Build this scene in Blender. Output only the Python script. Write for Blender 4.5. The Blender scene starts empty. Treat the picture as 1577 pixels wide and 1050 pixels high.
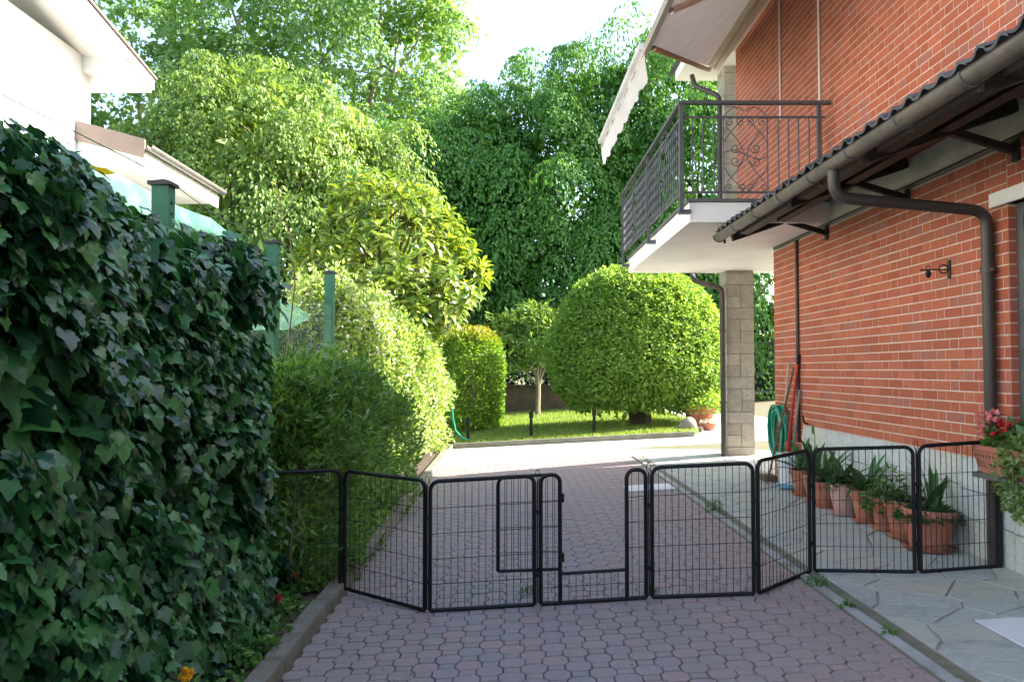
import bpy, math, random
import numpy as np
from mathutils import Vector, Matrix
R = math.radians
rng = np.random.default_rng(7)
random.seed(7)
sc = bpy.context.scene
COL = sc.collection

# ------------------------------------------------------------------ camera, sky, sun, exposure
EYE = 1.36
cam = bpy.data.cameras.new('Camera'); camo = bpy.data.objects.new('Camera', cam); COL.objects.link(camo)
camo.location = (0, 0, EYE); camo.rotation_euler = (R(91.997), 0, 0)
cam.sensor_width = 36; cam.lens = 28.81; cam.clip_start = .05; cam.clip_end = 2000
sc.camera = camo
SUN_EL, SUN_AZ = 36.0, 77.2
w = bpy.data.worlds.new('World'); sc.world = w; w.use_nodes = True
nt = w.node_tree; nt.nodes.clear()
sky = nt.nodes.new('ShaderNodeTexSky'); sky.sky_type = 'NISHITA'; sky.sun_disc = False
sky.sun_elevation = R(SUN_EL); sky.sun_rotation = R(SUN_AZ); sky.dust_density = 2.5; sky.ozone_density = .7; sky.air_density = 1.0
bg = nt.nodes.new('ShaderNodeBackground'); bg.inputs[1].default_value = .15
wo = nt.nodes.new('ShaderNodeOutputWorld')
nt.links.new(sky.outputs[0], bg.inputs[0]); nt.links.new(bg.outputs[0], wo.inputs[0])
sd = Vector((math.cos(R(SUN_EL)) * math.sin(R(SUN_AZ)), math.cos(R(SUN_EL)) * math.cos(R(SUN_AZ)), math.sin(R(SUN_EL))))
sl = bpy.data.lights.new('Sun', 'SUN'); sl.energy = 5.0; sl.angle = R(.53); sl.color = (1, .93, .82)
slo = bpy.data.objects.new('Sun', sl); COL.objects.link(slo); slo.rotation_euler = sd.to_track_quat('Z', 'Y').to_euler()
sc.view_settings.view_transform = 'Standard'; sc.view_settings.look = 'None'
sc.view_settings.exposure = 2.1; sc.view_settings.gamma = 1.0
sc.render.engine = 'CYCLES'
sc.cycles.max_bounces = 10; sc.cycles.diffuse_bounces = 4; sc.cycles.transparent_max_bounces = 16
sc.cycles.use_denoising = True

# ------------------------------------------------------------------ materials
def nodes(name):
    m = bpy.data.materials.new(name); m.use_nodes = True
    t = m.node_tree; t.nodes.clear()
    return m, t, t.nodes, t.links
def col4(c): return (c[0], c[1], c[2], 1)
def world_pos(n, l, stretch=None):
    g = n.new('ShaderNodeNewGeometry')
    if stretch is None: return g.outputs['Position'], g
    v = n.new('ShaderNodeVectorMath'); v.operation = 'MULTIPLY'; v.inputs[1].default_value = stretch
    l.new(g.outputs['Position'], v.inputs[0]); return v.outputs[0], g
def noise(n, l, vec, scale, detail=4, rough=.6):
    t = n.new('ShaderNodeTexNoise'); t.inputs['Scale'].default_value = scale; t.inputs['Detail'].default_value = detail
    t.inputs['Roughness'].default_value = rough
    l.new(vec, t.inputs['Vector']); return t.outputs['Fac']
def ramp(n, l, fac, a, b, ca=(0, 0, 0), cb=(1, 1, 1)):
    r = n.new('ShaderNodeValToRGB'); r.color_ramp.elements[0].position = a; r.color_ramp.elements[1].position = b
    r.color_ramp.elements[0].color = col4(ca); r.color_ramp.elements[1].color = col4(cb)
    l.new(fac, r.inputs[0]); return r.outputs[0]
def mix(n, l, fac, a, b, mode='MIX'):
    x = n.new('ShaderNodeMix'); x.data_type = 'RGBA'; x.blend_type = mode
    if isinstance(fac, (int, float)): x.inputs[0].default_value = fac
    else: l.new(fac, x.inputs[0])
    for s, v in ((6, a), (7, b)):
        if isinstance(v, tuple): x.inputs[s].default_value = col4(v)
        else: l.new(v, x.inputs[s])
    return x.outputs[2]
def rand01(n, l, g=None):
    g = g or n.new('ShaderNodeNewGeometry'); o = n.new('ShaderNodeObjectInfo')
    a = n.new('ShaderNodeMath'); a.operation = 'ADD'; l.new(g.outputs['Random Per Island'], a.inputs[0]); l.new(o.outputs['Random'], a.inputs[1])
    f = n.new('ShaderNodeMath'); f.operation = 'FRACT'; l.new(a.outputs[0], f.inputs[0]); return f.outputs[0]
def scale_val(n, l, c, fac, lo, hi):
    h = n.new('ShaderNodeHueSaturation'); m = n.new('ShaderNodeMapRange'); m.inputs[3].default_value = lo; m.inputs[4].default_value = hi
    l.new(fac, m.inputs[0]); l.new(m.outputs[0], h.inputs['Value']); l.new(c, h.inputs['Color']); return h.outputs[0]
def M(name, c1, c2=None, scale=6, rough=.65, bump=0, bscale=60, metal=0, rand=None, spec=.4, dirt=None, dscale=2, stretch=None, lohi=(.35, .65)):
    m, t, n, l = nodes(name)
    p = n.new('ShaderNodeBsdfPrincipled'); o = n.new('ShaderNodeOutputMaterial'); l.new(p.outputs[0], o.inputs[0])
    vec, g = world_pos(n, l, stretch)
    c = ramp(n, l, noise(n, l, vec, scale), lohi[0], lohi[1], c1, c2 or c1)
    if dirt is not None:
        c = mix(n, l, ramp(n, l, noise(n, l, vec, dscale, 6, .7), .5, .72), c, dirt)
    if rand: c = scale_val(n, l, c, rand01(n, l), *rand)
    l.new(c, p.inputs['Base Color'])
    p.inputs['Roughness'].default_value = rough; p.inputs['Metallic'].default_value = metal
    p.inputs['Specular IOR Level'].default_value = spec
    if bump:
        b = n.new('ShaderNodeBump'); b.inputs['Strength'].default_value = bump; b.inputs['Distance'].default_value = .01
        l.new(noise(n, l, vec, bscale, 6, .65), b.inputs['Height']); l.new(b.outputs[0], p.inputs['Normal'])
    return m
def LEAF(name, a, b, trans=.35, rough=.45, spec=.35, tip=None, tipz=None, tcol=None):
    """leaf: colour varies from leaf to leaf between a and b; part of the light goes through the blade"""
    m, t, n, l = nodes(name)
    r = rand01(n, l)
    c = ramp(n, l, r, .1, .9, a, b)
    if tip is not None:   # young growth of another colour near the top of the plant
        g = n.new('ShaderNodeNewGeometry'); s = n.new('ShaderNodeSeparateXYZ'); l.new(g.outputs['Position'], s.inputs[0])
        k = n.new('ShaderNodeMapRange'); k.inputs[1].default_value = tipz[0]; k.inputs[2].default_value = tipz[1]; l.new(s.outputs[2], k.inputs[0])
        q = n.new('ShaderNodeMath'); q.operation = 'MULTIPLY'; l.new(k.outputs[0], q.inputs[0]); l.new(r, q.inputs[1])
        c = mix(n, l, q.outputs[0], c, tip)
    p = n.new('ShaderNodeBsdfPrincipled'); l.new(c, p.inputs['Base Color']); p.inputs['Roughness'].default_value = rough; p.inputs['Specular IOR Level'].default_value = spec
    tr = n.new('ShaderNodeBsdfTranslucent')
    tc = mix(n, l, 1.0, c, tcol or (1.5, 1.35, .6), 'MULTIPLY'); l.new(tc, tr.inputs[0])
    x = n.new('ShaderNodeMixShader'); x.inputs[0].default_value = trans
    l.new(p.outputs[0], x.inputs[1]); l.new(tr.outputs[0], x.inputs[2])
    o = n.new('ShaderNodeOutputMaterial'); l.new(x.outputs[0], o.inputs[0])
    return m

def brick_mat():
    m, t, n, l = nodes('red_clay_brick')
    p = n.new('ShaderNodeBsdfPrincipled'); o = n.new('ShaderNodeOutputMaterial'); l.new(p.outputs[0], o.inputs[0])
    vec, g = world_pos(n, l)
    r = rand01(n, l, g)
    c = ramp(n, l, r, .0, 1., (.365, .092, .047), (.485, .14, .074))
    e = n.new('ShaderNodeMath'); e.operation = 'MULTIPLY'; e.inputs[1].default_value = 7.13; l.new(r, e.inputs[0])
    f = n.new('ShaderNodeMath'); f.operation = 'FRACT'; l.new(e.outputs[0], f.inputs[0])
    c = mix(n, l, ramp(n, l, f.outputs[0], .80, .95), c, (.36, .135, .10))
    sv, _ = world_pos(n, l, (22, 22, 1.6))      # pale lime runs in the vertical direction
    c2 = ramp(n, l, noise(n, l, sv, 1.0, 5, .7), .56, .78)
    big = ramp(n, l, noise(n, l, vec, .9, 2), .45, .7)
    c3 = mix(n, l, 1.0, c2, big, 'MULTIPLY')
    c3b = n.new('ShaderNodeMath'); c3b.operation = 'MULTIPLY'; c3b.inputs[1].default_value = .45; l.new(c3, c3b.inputs[0])
    c = mix(n, l, c3b.outputs[0], c, (.42, .30, .25))
    c = mix(n, l, ramp(n, l, noise(n, l, vec, 55, 5, .7), .45, .8), c, (.30, .085, .045))
    dk = n.new('ShaderNodeMath'); dk.operation = 'MULTIPLY'; dk.inputs[1].default_value = .45; l.new(ramp(n, l, noise(n, l, vec, 1.7, 6, .72), .5, .75), dk.inputs[0])
    c = mix(n, l, dk.outputs[0], c, (.25, .095, .065))      # soot and damp patches
    l.new(c, p.inputs['Base Color']); p.inputs['Roughness'].default_value = .72; p.inputs['Specular IOR Level'].default_value = .3
    b = n.new('ShaderNodeBump'); b.inputs['Strength'].default_value = .35; b.inputs['Distance'].default_value = .006
    l.new(noise(n, l, vec, 70, 6, .7), b.inputs['Height']); l.new(b.outputs[0], p.inputs['Normal'])
    return m
def paver_mat():
    m, t, n, l = nodes('concrete_paver')
    p = n.new('ShaderNodeBsdfPrincipled'); o = n.new('ShaderNodeOutputMaterial'); l.new(p.outputs[0], o.inputs[0])
    vec, g = world_pos(n, l)
    r = rand01(n, l, g)
    c = ramp(n, l, r, .0, 1., (.215, .20, .205), (.265, .215, .215))
    rb = n.new('ShaderNodeMath'); rb.operation = 'MULTIPLY'; rb.inputs[1].default_value = 5.7; l.new(r, rb.inputs[0])
    rf = n.new('ShaderNodeMath'); rf.operation = 'FRACT'; l.new(rb.outputs[0], rf.inputs[0])
    c = mix(n, l, ramp(n, l, rf.outputs[0], .5, 1.0), c, (.32, .20, .195))
    s = n.new('ShaderNodeSeparateXYZ'); l.new(g.outputs['Position'], s.inputs[0])
    k = n.new('ShaderNodeMapRange'); k.inputs[1].default_value = -.2; k.inputs[2].default_value = -1.2; l.new(s.outputs[0], k.inputs[0])
    moss = n.new('ShaderNodeMath'); moss.operation = 'MULTIPLY'; l.new(k.outputs[0], moss.inputs[0]); l.new(noise(n, l, vec, 3.0, 5, .7), moss.inputs[1])
    k2 = n.new('ShaderNodeMapRange'); k2.inputs[1].default_value = .2; k2.inputs[2].default_value = 1.9; k2.inputs[4].default_value = .6; l.new(s.outputs[0], k2.inputs[0])
    c = mix(n, l, k2.outputs[0], c, (.30, .185, .18))
    c = mix(n, l, moss.outputs[0], c, (.19, .19, .155))     # moss and dust washed down to the low kerb
    c = mix(n, l, ramp(n, l, noise(n, l, vec, 1.3, 4, .65), .48, .75), c, (.20, .185, .175))
    c = mix(n, l, ramp(n, l, noise(n, l, vec, 120, 4, .7), .42, .72), c, (.35, .30, .285))
    c = mix(n, l, ramp(n, l, noise(n, l, vec, 260, 2, .7), .66, .74), c, (.55, .52, .5))
    l.new(c, p.inputs['Base Color']); p.inputs['Roughness'].default_value = .62; p.inputs['Specular IOR Level'].default_value = .35
    b = n.new('ShaderNodeBump'); b.inputs['Strength'].default_value = .5; b.inputs['Distance'].default_value = .004
    l.new(noise(n, l, vec, 130, 6, .7), b.inputs['Height']); l.new(b.outputs[0], p.inputs['Normal'])
    return m
def flag_mat(name, a, b_, rust):
    m, t, n, l = nodes(name)
    p = n.new('ShaderNodeBsdfPrincipled'); o = n.new('ShaderNodeOutputMaterial'); l.new(p.outputs[0], o.inputs[0])
    vec, g = world_pos(n, l)
    rr0 = rand01(n, l, g); c = ramp(n, l, rr0, 0, 1, a, b_); c = mix(n, l, ramp(n, l, rr0, .62, .66), c, tuple(v * k for v, k in zip(b_, (.92, .86, .76))))
    c = mix(n, l, ramp(n, l, noise(n, l, vec, 2.2, 6, .7), .58, .75), c, rust)
    c = mix(n, l, ramp(n, l, noise(n, l, vec, 35, 6, .75), .4, .75), c, tuple(v * 1.45 for v in a))
    c = mix(n, l, ramp(n, l, noise(n, l, vec, 7, 6, .7), .52, .8), c, tuple(v * .6 for v in a))
    l.new(c, p.inputs['Base Color']); p.inputs['Roughness'].default_value = .55; p.inputs['Specular IOR Level'].default_value = .4
    b = n.new('ShaderNodeBump'); b.inputs['Strength'].default_value = .5; b.inputs['Distance'].default_value = .008
    l.new(noise(n, l, vec, 28, 7, .7), b.inputs['Height']); l.new(b.outputs[0], p.inputs['Normal'])
    return m
def net_mat():
    m, t, n, l = nodes('green_shade_net')
    vec, g = world_pos(n, l)
    c = ramp(n, l, noise(n, l, vec, 9, 5), .35, .7, (.13, .40, .30), (.30, .56, .45))
    d = n.new('ShaderNodeBsdfDiffuse'); l.new(c, d.inputs[0]); tr = n.new('ShaderNodeBsdfTranslucent'); l.new(c, tr.inputs[0])
    x = n.new('ShaderNodeMixShader'); x.inputs[0].default_value = .5; l.new(d.outputs[0], x.inputs[1]); l.new(tr.outputs[0], x.inputs[2])
    tp = n.new('ShaderNodeBsdfTransparent'); y = n.new('ShaderNodeMixShader'); y.inputs[0].default_value = .42
    l.new(x.outputs[0], y.inputs[1]); l.new(tp.outputs[0], y.inputs[2])
    o = n.new('ShaderNodeOutputMaterial'); l.new(y.outputs[0], o.inputs[0]); return m
def cloth_mat(name, c, trans):
    m, t, n, l = nodes(name)
    vec, g = world_pos(n, l)
    cc = ramp(n, l, noise(n, l, vec, 3, 5), .3, .75, c, tuple(v * .85 for v in c))
    d = n.new('ShaderNodeBsdfDiffuse'); l.new(cc, d.inputs[0]); tr = n.new('ShaderNodeBsdfTranslucent'); l.new(cc, tr.inputs[0])
    x = n.new('ShaderNodeMixShader'); x.inputs[0].default_value = trans; l.new(d.outputs[0], x.inputs[1]); l.new(tr.outputs[0], x.inputs[2])
    o = n.new('ShaderNodeOutputMaterial'); l.new(x.outputs[0], o.inputs[0]); return m

BRICK = brick_mat(); PAVER = paver_mat()
MORTAR = M('pale_mortar', (.64, .53, .46), (.53, .43, .37), 5, .85, .4, 90)
JOINT = M('paver_joint_soil', (.085, .08, .068), (.065, .075, .04), 5, .95, .6, 60)
FLAG = flag_mat('grey_flagstone', (.30, .325, .31), (.41, .425, .405), (.37, .31, .24))
FLAGJ = M('flagstone_mortar', (.36, .345, .31), (.27, .235, .19), 5, .9, .5, 60)
PLINTH = flag_mat('grey_plinth_stone', (.44, .475, .475), (.51, .545, .54), (.47, .44, .39))
SUNPALE = M('sunlit_pale_ground', (.62, .60, .56), (.52, .50, .46), 2, .85, .3, 60)  # pale tone paints in the sun glare on the ground past the shade edge
KERB = M('kerb_concrete', (.20, .195, .165), (.135, .135, .105), 6, .9, .5, 50, dirt=(.12, .115, .08), dscale=5)
RKERB = M('grey_concrete_edging', (.36, .37, .37), (.28, .285, .28), 6, .85, .5, 50, dirt=(.17, .16, .12), dscale=5)
RBED = M('mossy_kerb_mortar', (.20, .185, .15), (.13, .125, .085), 8, .95, .7, 40, dirt=(.09, .10, .05), dscale=5)
SOIL = M('garden_soil', (.06, .042, .03), (.10, .075, .055), 9, .98, .9, 25)
GROUND = M('rough_ground', (.10, .11, .05), (.14, .12, .07), .6, .95, .5, 10)
LAWN = M('lawn_soil', (.06, .12, .02), (.08, .15, .03), 3, .95, .5, 30)
CREAM = M('cream_render', (.80, .77, .68), (.72, .68, .59), 2.5, .85, .25, 40, dirt=(.50, .47, .40), dscale=1.2)
WHITE = M('white_painted_concrete', (.86, .84, .80), (.80, .78, .745), 2, .8, .2, 40, dirt=(.72, .70, .66), dscale=1.6)
NWHITE = M('white_house_render', (.82, .82, .80), (.76, .76, .74), 3, .85, .25, 60)
BLOCK = M('beige_split_block', (.41, .38, .32), (.32, .30, .255), 9, .9, .8, 45, rand=(.85, 1.12))
BLOCKJ = M('block_joint', (.24, .21, .17), None, 6, .95)
IRON = M('grey_wrought_iron', (.115, .12, .135), (.085, .088, .098), 20, .5, .15, 120, metal=.2)
BLACK = M('black_tube_paint', (.006, .006, .008), (.010, .010, .012), 30, .5, .1, 160, spec=.25)
WIRE = M('black_wire', (.012, .012, .014), None, 30, .5)
BROWN = M('brown_sheet_metal', (.062, .048, .044), (.048, .038, .036), 8, .45, .1, 60, metal=.1)
GUTTER = M('taupe_gutter_metal', (.135, .112, .095), (.095, .08, .07), 5, .5, .15, 40, metal=.1, dirt=(.06, .052, .046), dscale=6)
DARKWOOD = M('dark_stained_wood', (.016, .011, .009), (.026, .017, .013), 14, .6, .4, 60)
TILE = M('dark_grey_roof_tile', (.10, .105, .11), (.065, .068, .075), 9, .75, .5, 60, rand=(.75, 1.2))
NTILE = M('brown_verge_metal', (.20, .15, .125), (.16, .12, .10), 5, .5, .1, 40)
NGUT = M('grey_gutter_metal', (.30, .29, .27), (.22, .21, .20), 6, .4, .1, 40, metal=.4)
STONE = M('grey_sill_stone', (.14, .13, .125), (.10, .098, .095), 12, .6, .3, 60)
POSTG = M('green_fence_paint', (.008, .095, .045), (.012, .12, .06), 10, .45, .15, 60)
CAP = M('dark_post_cap', (.02, .022, .024), None, 10, .5)
GWIRE = M('green_fence_wire', (.10, .20, .13), None, 10, .5)
TERRA = M('terracotta', (.42, .155, .098), (.34, .12, .075), 7, .75, .25, 60, rand=(.85, 1.12), dirt=(.48, .27, .20), dscale=5)
PINKPOT = M('pale_pink_pot', (.48, .30, .26), (.42, .25, .22), 7, .75, .25, 60)
POTSOIL = M('potting_soil', (.03, .022, .016), None, 9, .98, .8, 50)
HOSE = M('green_hose_rubber', (.015, .27, .17), (.02, .33, .21), 9, .4)
REDP = M('red_plastic', (.45, .03, .025), (.38, .025, .02), 9, .4)
PALEW = M('pale_wood_handle', (.55, .42, .36), (.48, .36, .30), 20, .6)
BRNW = M('brown_wood_handle', (.16, .10, .06), (.11, .07, .045), 20, .6)
GREYM = M('grey_metal_handle', (.22, .21, .20), None, 10, .45, metal=.5)
BUCKET = M('white_bucket_plastic', (.66, .69, .72), (.58, .62, .66), 4, .4)
BLUE = M('blue_plastic_band', (.07, .22, .36), (.10, .28, .42), 9, .4)
LID = M('white_cover_plate', (.70, .71, .73), (.60, .61, .64), 3, .6, .2, 40)
WPIPE = M('white_conduit', (.75, .74, .72), None, 4, .45)
GLASS = M('dark_window_glass', (.012, .014, .017), None, 3, .05, spec=.7)
FRAMEM = M('grey_window_frame', (.10, .105, .115), (.08, .085, .09), 9, .45)
BARK = M('grey_brown_bark', (.13, .10, .075), (.07, .055, .04), 14, .95, .9, 25, stretch=(3, 3, .6))
PALEBARK = M('pale_bark', (.30, .25, .17), (.20, .165, .11), 14, .9, .7, 25, stretch=(3, 3, .6))
ROCK = M('garden_rock', (.30, .27, .22), (.20, .18, .15), 9, .95, .9, 18)
WALLB = M('brown_boundary_wall', (.11, .08, .05), (.07, .052, .035), 3, .95, .6, 20)
GPIER = M('grey_stone_pier', (.30, .31, .31), (.20, .21, .21), 7, .9, .8, 18)
AWN = cloth_mat('beige_awning_canvas', (.60, .49, .38), .32)
VAL = cloth_mat('white_valance_canvas', (.88, .86, .80), .55)
AWBAR = M('taupe_awning_bar', (.30, .24, .20), (.26, .21, .17), 9, .45)
BRONZE = M('bronze_awning_arm', (.33, .20, .125), None, 9, .4, metal=.2)
CASS = M('cream_awning_roller', (.62, .55, .45), (.55, .49, .40), 6, .5)
NET = net_mat()

L_IVY = LEAF('ivy_leaf', (.009, .052, .026), (.045, .168, .045), .2, .34, .33)
L_IVY_Y = LEAF('yellowed_ivy_leaf', (.62, .50, .03), (.62, .50, .03), .3, .5)
L_PRIVET = LEAF('privet_leaf', (.05, .13, .028), (.145, .30, .065), .36, .42)
L_JASM = LEAF('jasmine_leaf', (.16, .29, .06), (.38, .49, .19), .4, .5)
L_FLOW = LEAF('cream_petal', (.75, .72, .55), (.82, .80, .68), .3, .6, tcol=(1, 1, .9))
L_PHOT = LEAF('photinia_leaf', (.11, .24, .025), (.24, .40, .05), .35, .42, tip=(.42, .20, .04), tipz=(1.85, 2.45))
L_MAG = LEAF('magnolia_leaf', (.065, .15, .018), (.29, .385, .05), .4, .33, .55)
L_BALL = LEAF('clipped_tree_leaf', (.13, .27, .045), (.31, .47, .11), .42, .42)
L_HORN = LEAF('hornbeam_leaf', (.078, .21, .042), (.135, .305, .062), .4, .5)
L_LIME = LEAF('lime_tree_leaf', (.115, .22, .042), (.24, .355, .085), .33, .5)
L_PLANE = LEAF('plane_tree_leaf', (.125, .26, .08), (.23, .385, .13), .48, .5)
L_DARK = LEAF('evergreen_hedge_leaf', (.012, .045, .016), (.028, .085, .026), .2, .45)
L_LOQ = LEAF('loquat_leaf', (.10, .20, .045), (.25, .38, .11), .4, .42)
L_POT = LEAF('strap_leaf', (.025, .085, .022), (.055, .15, .035), .2, .38)
L_HERB = LEAF('herb_leaf', (.05, .15, .03), (.11, .25, .05), .3, .5)
L_GRASS = LEAF('grass_blade', (.17, .275, .055), (.32, .425, .12), .4, .55)
RED = LEAF('red_petal', (.50, .008, .02), (.62, .02, .03), .2, .5, tcol=(1, .6, .6))
PINK = LEAF('pink_petal', (.72, .20, .20), (.80, .30, .28), .25, .5, tcol=(1, .8, .8))
YEL = LEAF('orange_yellow_petal', (.80, .36, .01), (.85, .50, .02), .25, .5, tcol=(1, .8, .4))

# ------------------------------------------------------------------ object helpers
def tag(o, label=None, cat=None, group=None, kind=None):
    if label: o['label'] = label
    if cat: o['category'] = cat
    if group: o['group'] = group
    if kind: o['kind'] = kind
    return o
def link(name, me, mat=None, parent=None, loc=(0, 0, 0), rot=None):
    o = bpy.data.objects.new(name, me); COL.objects.link(o); o.location = loc
    if rot is not None: o.rotation_euler = rot
    if mat and not me.materials: me.materials.append(mat)
    if parent:
        o.parent = parent
        if parent.location.length > 0 and loc == (0, 0, 0): o.location = -parent.location   # world-space mesh under a placed parent
    return o
def empty(name, loc, label, cat, group=None):
    o = bpy.data.objects.new(name, None); COL.objects.link(o); o.location = loc; o.empty_display_size = .1
    return tag(o, label, cat, group)
class MB:
    def __init__(s): s.v = []; s.f = []
    def add(s, v, f):
        b = len(s.v); s.v += [tuple(p) for p in v]; s.f += [tuple(b + i for i in q) for q in f]; return s
    def box(s, x0, x1, y0, y1, z0, z1):
        return s.add([(x0, y0, z0), (x1, y0, z0), (x1, y1, z0), (x0, y1, z0), (x0, y0, z1), (x1, y0, z1), (x1, y1, z1), (x0, y1, z1)],
                     [(3, 2, 1, 0), (4, 5, 6, 7), (0, 1, 5, 4), (1, 2, 6, 5), (2, 3, 7, 6), (3, 0, 4, 7)])
    def obox(s, p0, p1, wd, ht, up=(0, 0, 1)):
        p0, p1, up = Vector(p0), Vector(p1), Vector(up); d = (p1 - p0).normalized(); a = d.cross(up).normalized() * wd / 2; b = a.cross(d).normalized() * ht / 2
        v = [p0 - a - b, p0 + a - b, p0 + a + b, p0 - a + b, p1 - a - b, p1 + a - b, p1 + a + b, p1 - a + b]
        return s.add(v, [(3, 2, 1, 0), (4, 5, 6, 7), (0, 1, 5, 4), (1, 2, 6, 5), (2, 3, 7, 6), (3, 0, 4, 7)])
    def tube(s, pts, r, n=8, cap=True, twist=0):
        pts = [Vector(p) for p in pts]; k = len(pts); rr = r if isinstance(r, (list, tuple)) else [r] * k
        t0 = (pts[1] - pts[0]).normalized(); a = t0.orthogonal().normalized(); rings = []
        for i, p in enumerate(pts):
            t = (pts[min(i + 1, k - 1)] - pts[max(i - 1, 0)]).normalized()
            a = (a - t * a.dot(t)).normalized(); b = t.cross(a)
            rings.append([p + (a * math.cos(2 * math.pi * j / n + twist * i) + b * math.sin(2 * math.pi * j / n + twist * i)) * rr[i] for j in range(n)])
        v = [q for ring in rings for q in ring]; f = []
        for i in range(k - 1):
            for j in range(n):
                f.append((i * n + j, i * n + (j + 1) % n, (i + 1) * n + (j + 1) % n, (i + 1) * n + j))
        if cap: f += [tuple(range(n - 1, -1, -1)), tuple((k - 1) * n + j for j in range(n))]
        return s.add(v, f)
    def lathe(s, prof, n=24, c=(0, 0, 0)):
        k = len(prof); v = [(c[0] + r * math.cos(2 * math.pi * j / n), c[1] + r * math.sin(2 * math.pi * j / n), c[2] + z) for r, z in prof for j in range(n)]
        f = [(i * n + j, i * n + (j + 1) % n, (i + 1) * n + (j + 1) % n, (i + 1) * n + j) for i in range(k - 1) for j in range(n)]
        return s.add(v, f)
    def prism(s, poly, z0, z1, bev=0):
        n = len(poly)
        if bev:
            cx = sum(p[0] for p in poly) / n; cy = sum(p[1] for p in poly) / n
            ins = []
            for x, y in poly:
                d = math.hypot(x - cx, y - cy) or 1; ins.append((x - (x - cx) / d * bev * 1.3, y - (y - cy) / d * bev * 1.3))
            v = [(x, y, z0) for x, y in poly] + [(x, y, z1 - bev) for x, y in poly] + [(x, y, z1) for x, y in ins]
            f = [tuple(2 * n + i for i in range(n))] + [(a * n + i, a * n + (i + 1) % n, (a + 1) * n + (i + 1) % n, (a + 1) * n + i) for a in (0, 1) for i in range(n)]
        else:
            v = [(x, y, z0) for x, y in poly] + [(x, y, z1) for x, y in poly]
            f = [tuple(n + i for i in range(n)), tuple(range(n - 1, -1, -1))] + [(i, (i + 1) % n, n + (i + 1) % n, n + i) for i in range(n)]
        return s.add(v, f)
    def mesh(s, name, smooth=False):
        me = bpy.data.meshes.new(name); me.from_pydata(s.v, [], s.f); me.update()
        if smooth: me.polygons.foreach_set('use_smooth', [True] * len(me.polygons)); me.set_sharp_from_angle(angle=R(40))
        return me
    def build(s, name, mat, parent=None, smooth=False, loc=(0, 0, 0), rot=None):
        me = s.mesh(name, smooth); return link(name, me, mat, parent, loc, rot)
def np_mesh(name, V, T):
    """V (n,3) float, T (m,3) int -> mesh"""
    me = bpy.data.meshes.new(name); V = np.ascontiguousarray(V, dtype=np.float32); T = np.ascontiguousarray(T, dtype=np.int32)
    me.vertices.add(len(V)); me.vertices.foreach_set('co', V.ravel())
    me.loops.add(T.size); me.loops.foreach_set('vertex_index', T.ravel())
    me.polygons.add(len(T)); me.polygons.foreach_set('loop_start', np.arange(0, T.size, 3, dtype=np.int32))
    me.polygons.foreach_set('loop_total', np.full(len(T), 3, dtype=np.int32))
    me.polygons.foreach_set('use_smooth', np.ones(len(T), dtype=bool)); me.update(calc_edges=True); return me
def nrm(a): return a / np.maximum(np.linalg.norm(a, axis=-1, keepdims=True), 1e-9)
def frames(D, N):
    y = nrm(D); x = nrm(np.cross(y, N)); z = np.cross(x, y); return np.stack([x, y, z], axis=-1)
def inst(tv, tf, P, D, N, S):
    tv = np.asarray(tv, float); tf = np.asarray(tf); Fm = frames(D, N)
    V = np.einsum('nij,nkj->nki', Fm, tv[None] * np.asarray(S).reshape(-1, 1, 1)) + P[:, None, :]
    T = tf[None] + (np.arange(len(P)) * len(tv))[:, None, None]
    return V.reshape(-1, 3), T.reshape(-1, 3)
def scatter(name, leaf, P, D, N, S, mat, parent=None, kind='stuff'):
    V, T = inst(leaf[0], leaf[1], P, D, N, S)
    o = link(name, np_mesh(name, V, T), mat, parent)
    if kind: o['kind'] = kind
    return o
def rn(n, s=1.0): return rng.normal(0, s, (n, 3))
def wob(p, f, seed=0):
    p = np.asarray(p) * f; r = np.random.default_rng(seed); o = 0
    for i in range(5):
        k = r.normal(0, 1, 3); k /= np.linalg.norm(k); o = o + np.sin(p @ k * (1 + .5 * i) + r.uniform(0, 6.28)) / (1 + .3 * i)
    return o / 2.6
# leaf blades, 1 unit long along +Y, normal +Z
def blade(wd, fold=.12, droop=.12):
    return (np.array([(0, 0, 0), (wd / 2, .42, fold), (0, 1, -droop), (-wd / 2, .42, fold)]), np.array([(0, 1, 2), (0, 2, 3)]))
def blade2(wd, fold=.08, droop=.25):
    v = [(0, 0, 0), (0, .38, .03), (0, .72, -droop * .35), (0, 1, -droop), (wd * .42, .32, fold), (wd * .46, .66, fold * .5 - droop * .2), (-wd * .42, .32, fold), (-wd * .46, .66, fold * .5 - droop * .2)]
    f = [(0, 4, 1), (1, 4, 5), (1, 5, 2), (2, 5, 3), (0, 1, 6), (1, 7, 6), (1, 2, 7), (2, 3, 7)]
    return (np.array(v), np.array(f))
B_OVAL = blade(.55); B_SLIM = blade(.34, .06, .1); B_FAT = blade(.8, .14, .16); B_MAG = blade2(.36)
def ivy_blade(sk=0.0):
    h = [(0, .03), (.15, -.09), (.33, -.07), (.46, .08), (.43, .17), (.58, .36), (.56, .45), (.40, .50), (.31, .55), (.24, .74)]
    out = [(x, y) for x, y in h] + [(0.02 + sk * .1, 1.0)] + [(-x * (1 - sk * .25), y + sk * .04) for x, y in reversed(h[1:])]
    v = [(0, .36, .0)] + [(x, y, .16 * abs(x) - .22 * max(0, y - .4) ** 1.3 - .25 * max(0, abs(x) - .4) + .03 * math.sin(9 * x + 5 * y)) for x, y in out]
    n = len(out); f = [(0, 1 + i, 1 + (i + 1) % n) for i in range(n)]
    return (np.array(v), np.array(f))
IVY = [ivy_blade(0), ivy_blade(.5), ivy_blade(-.4)]

SL = .055                                     # the whole yard falls gently to the left
def zg(x): return SL * (np.clip(x, -5, 9) - .14)
TILT = -math.atan(SL)

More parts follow.
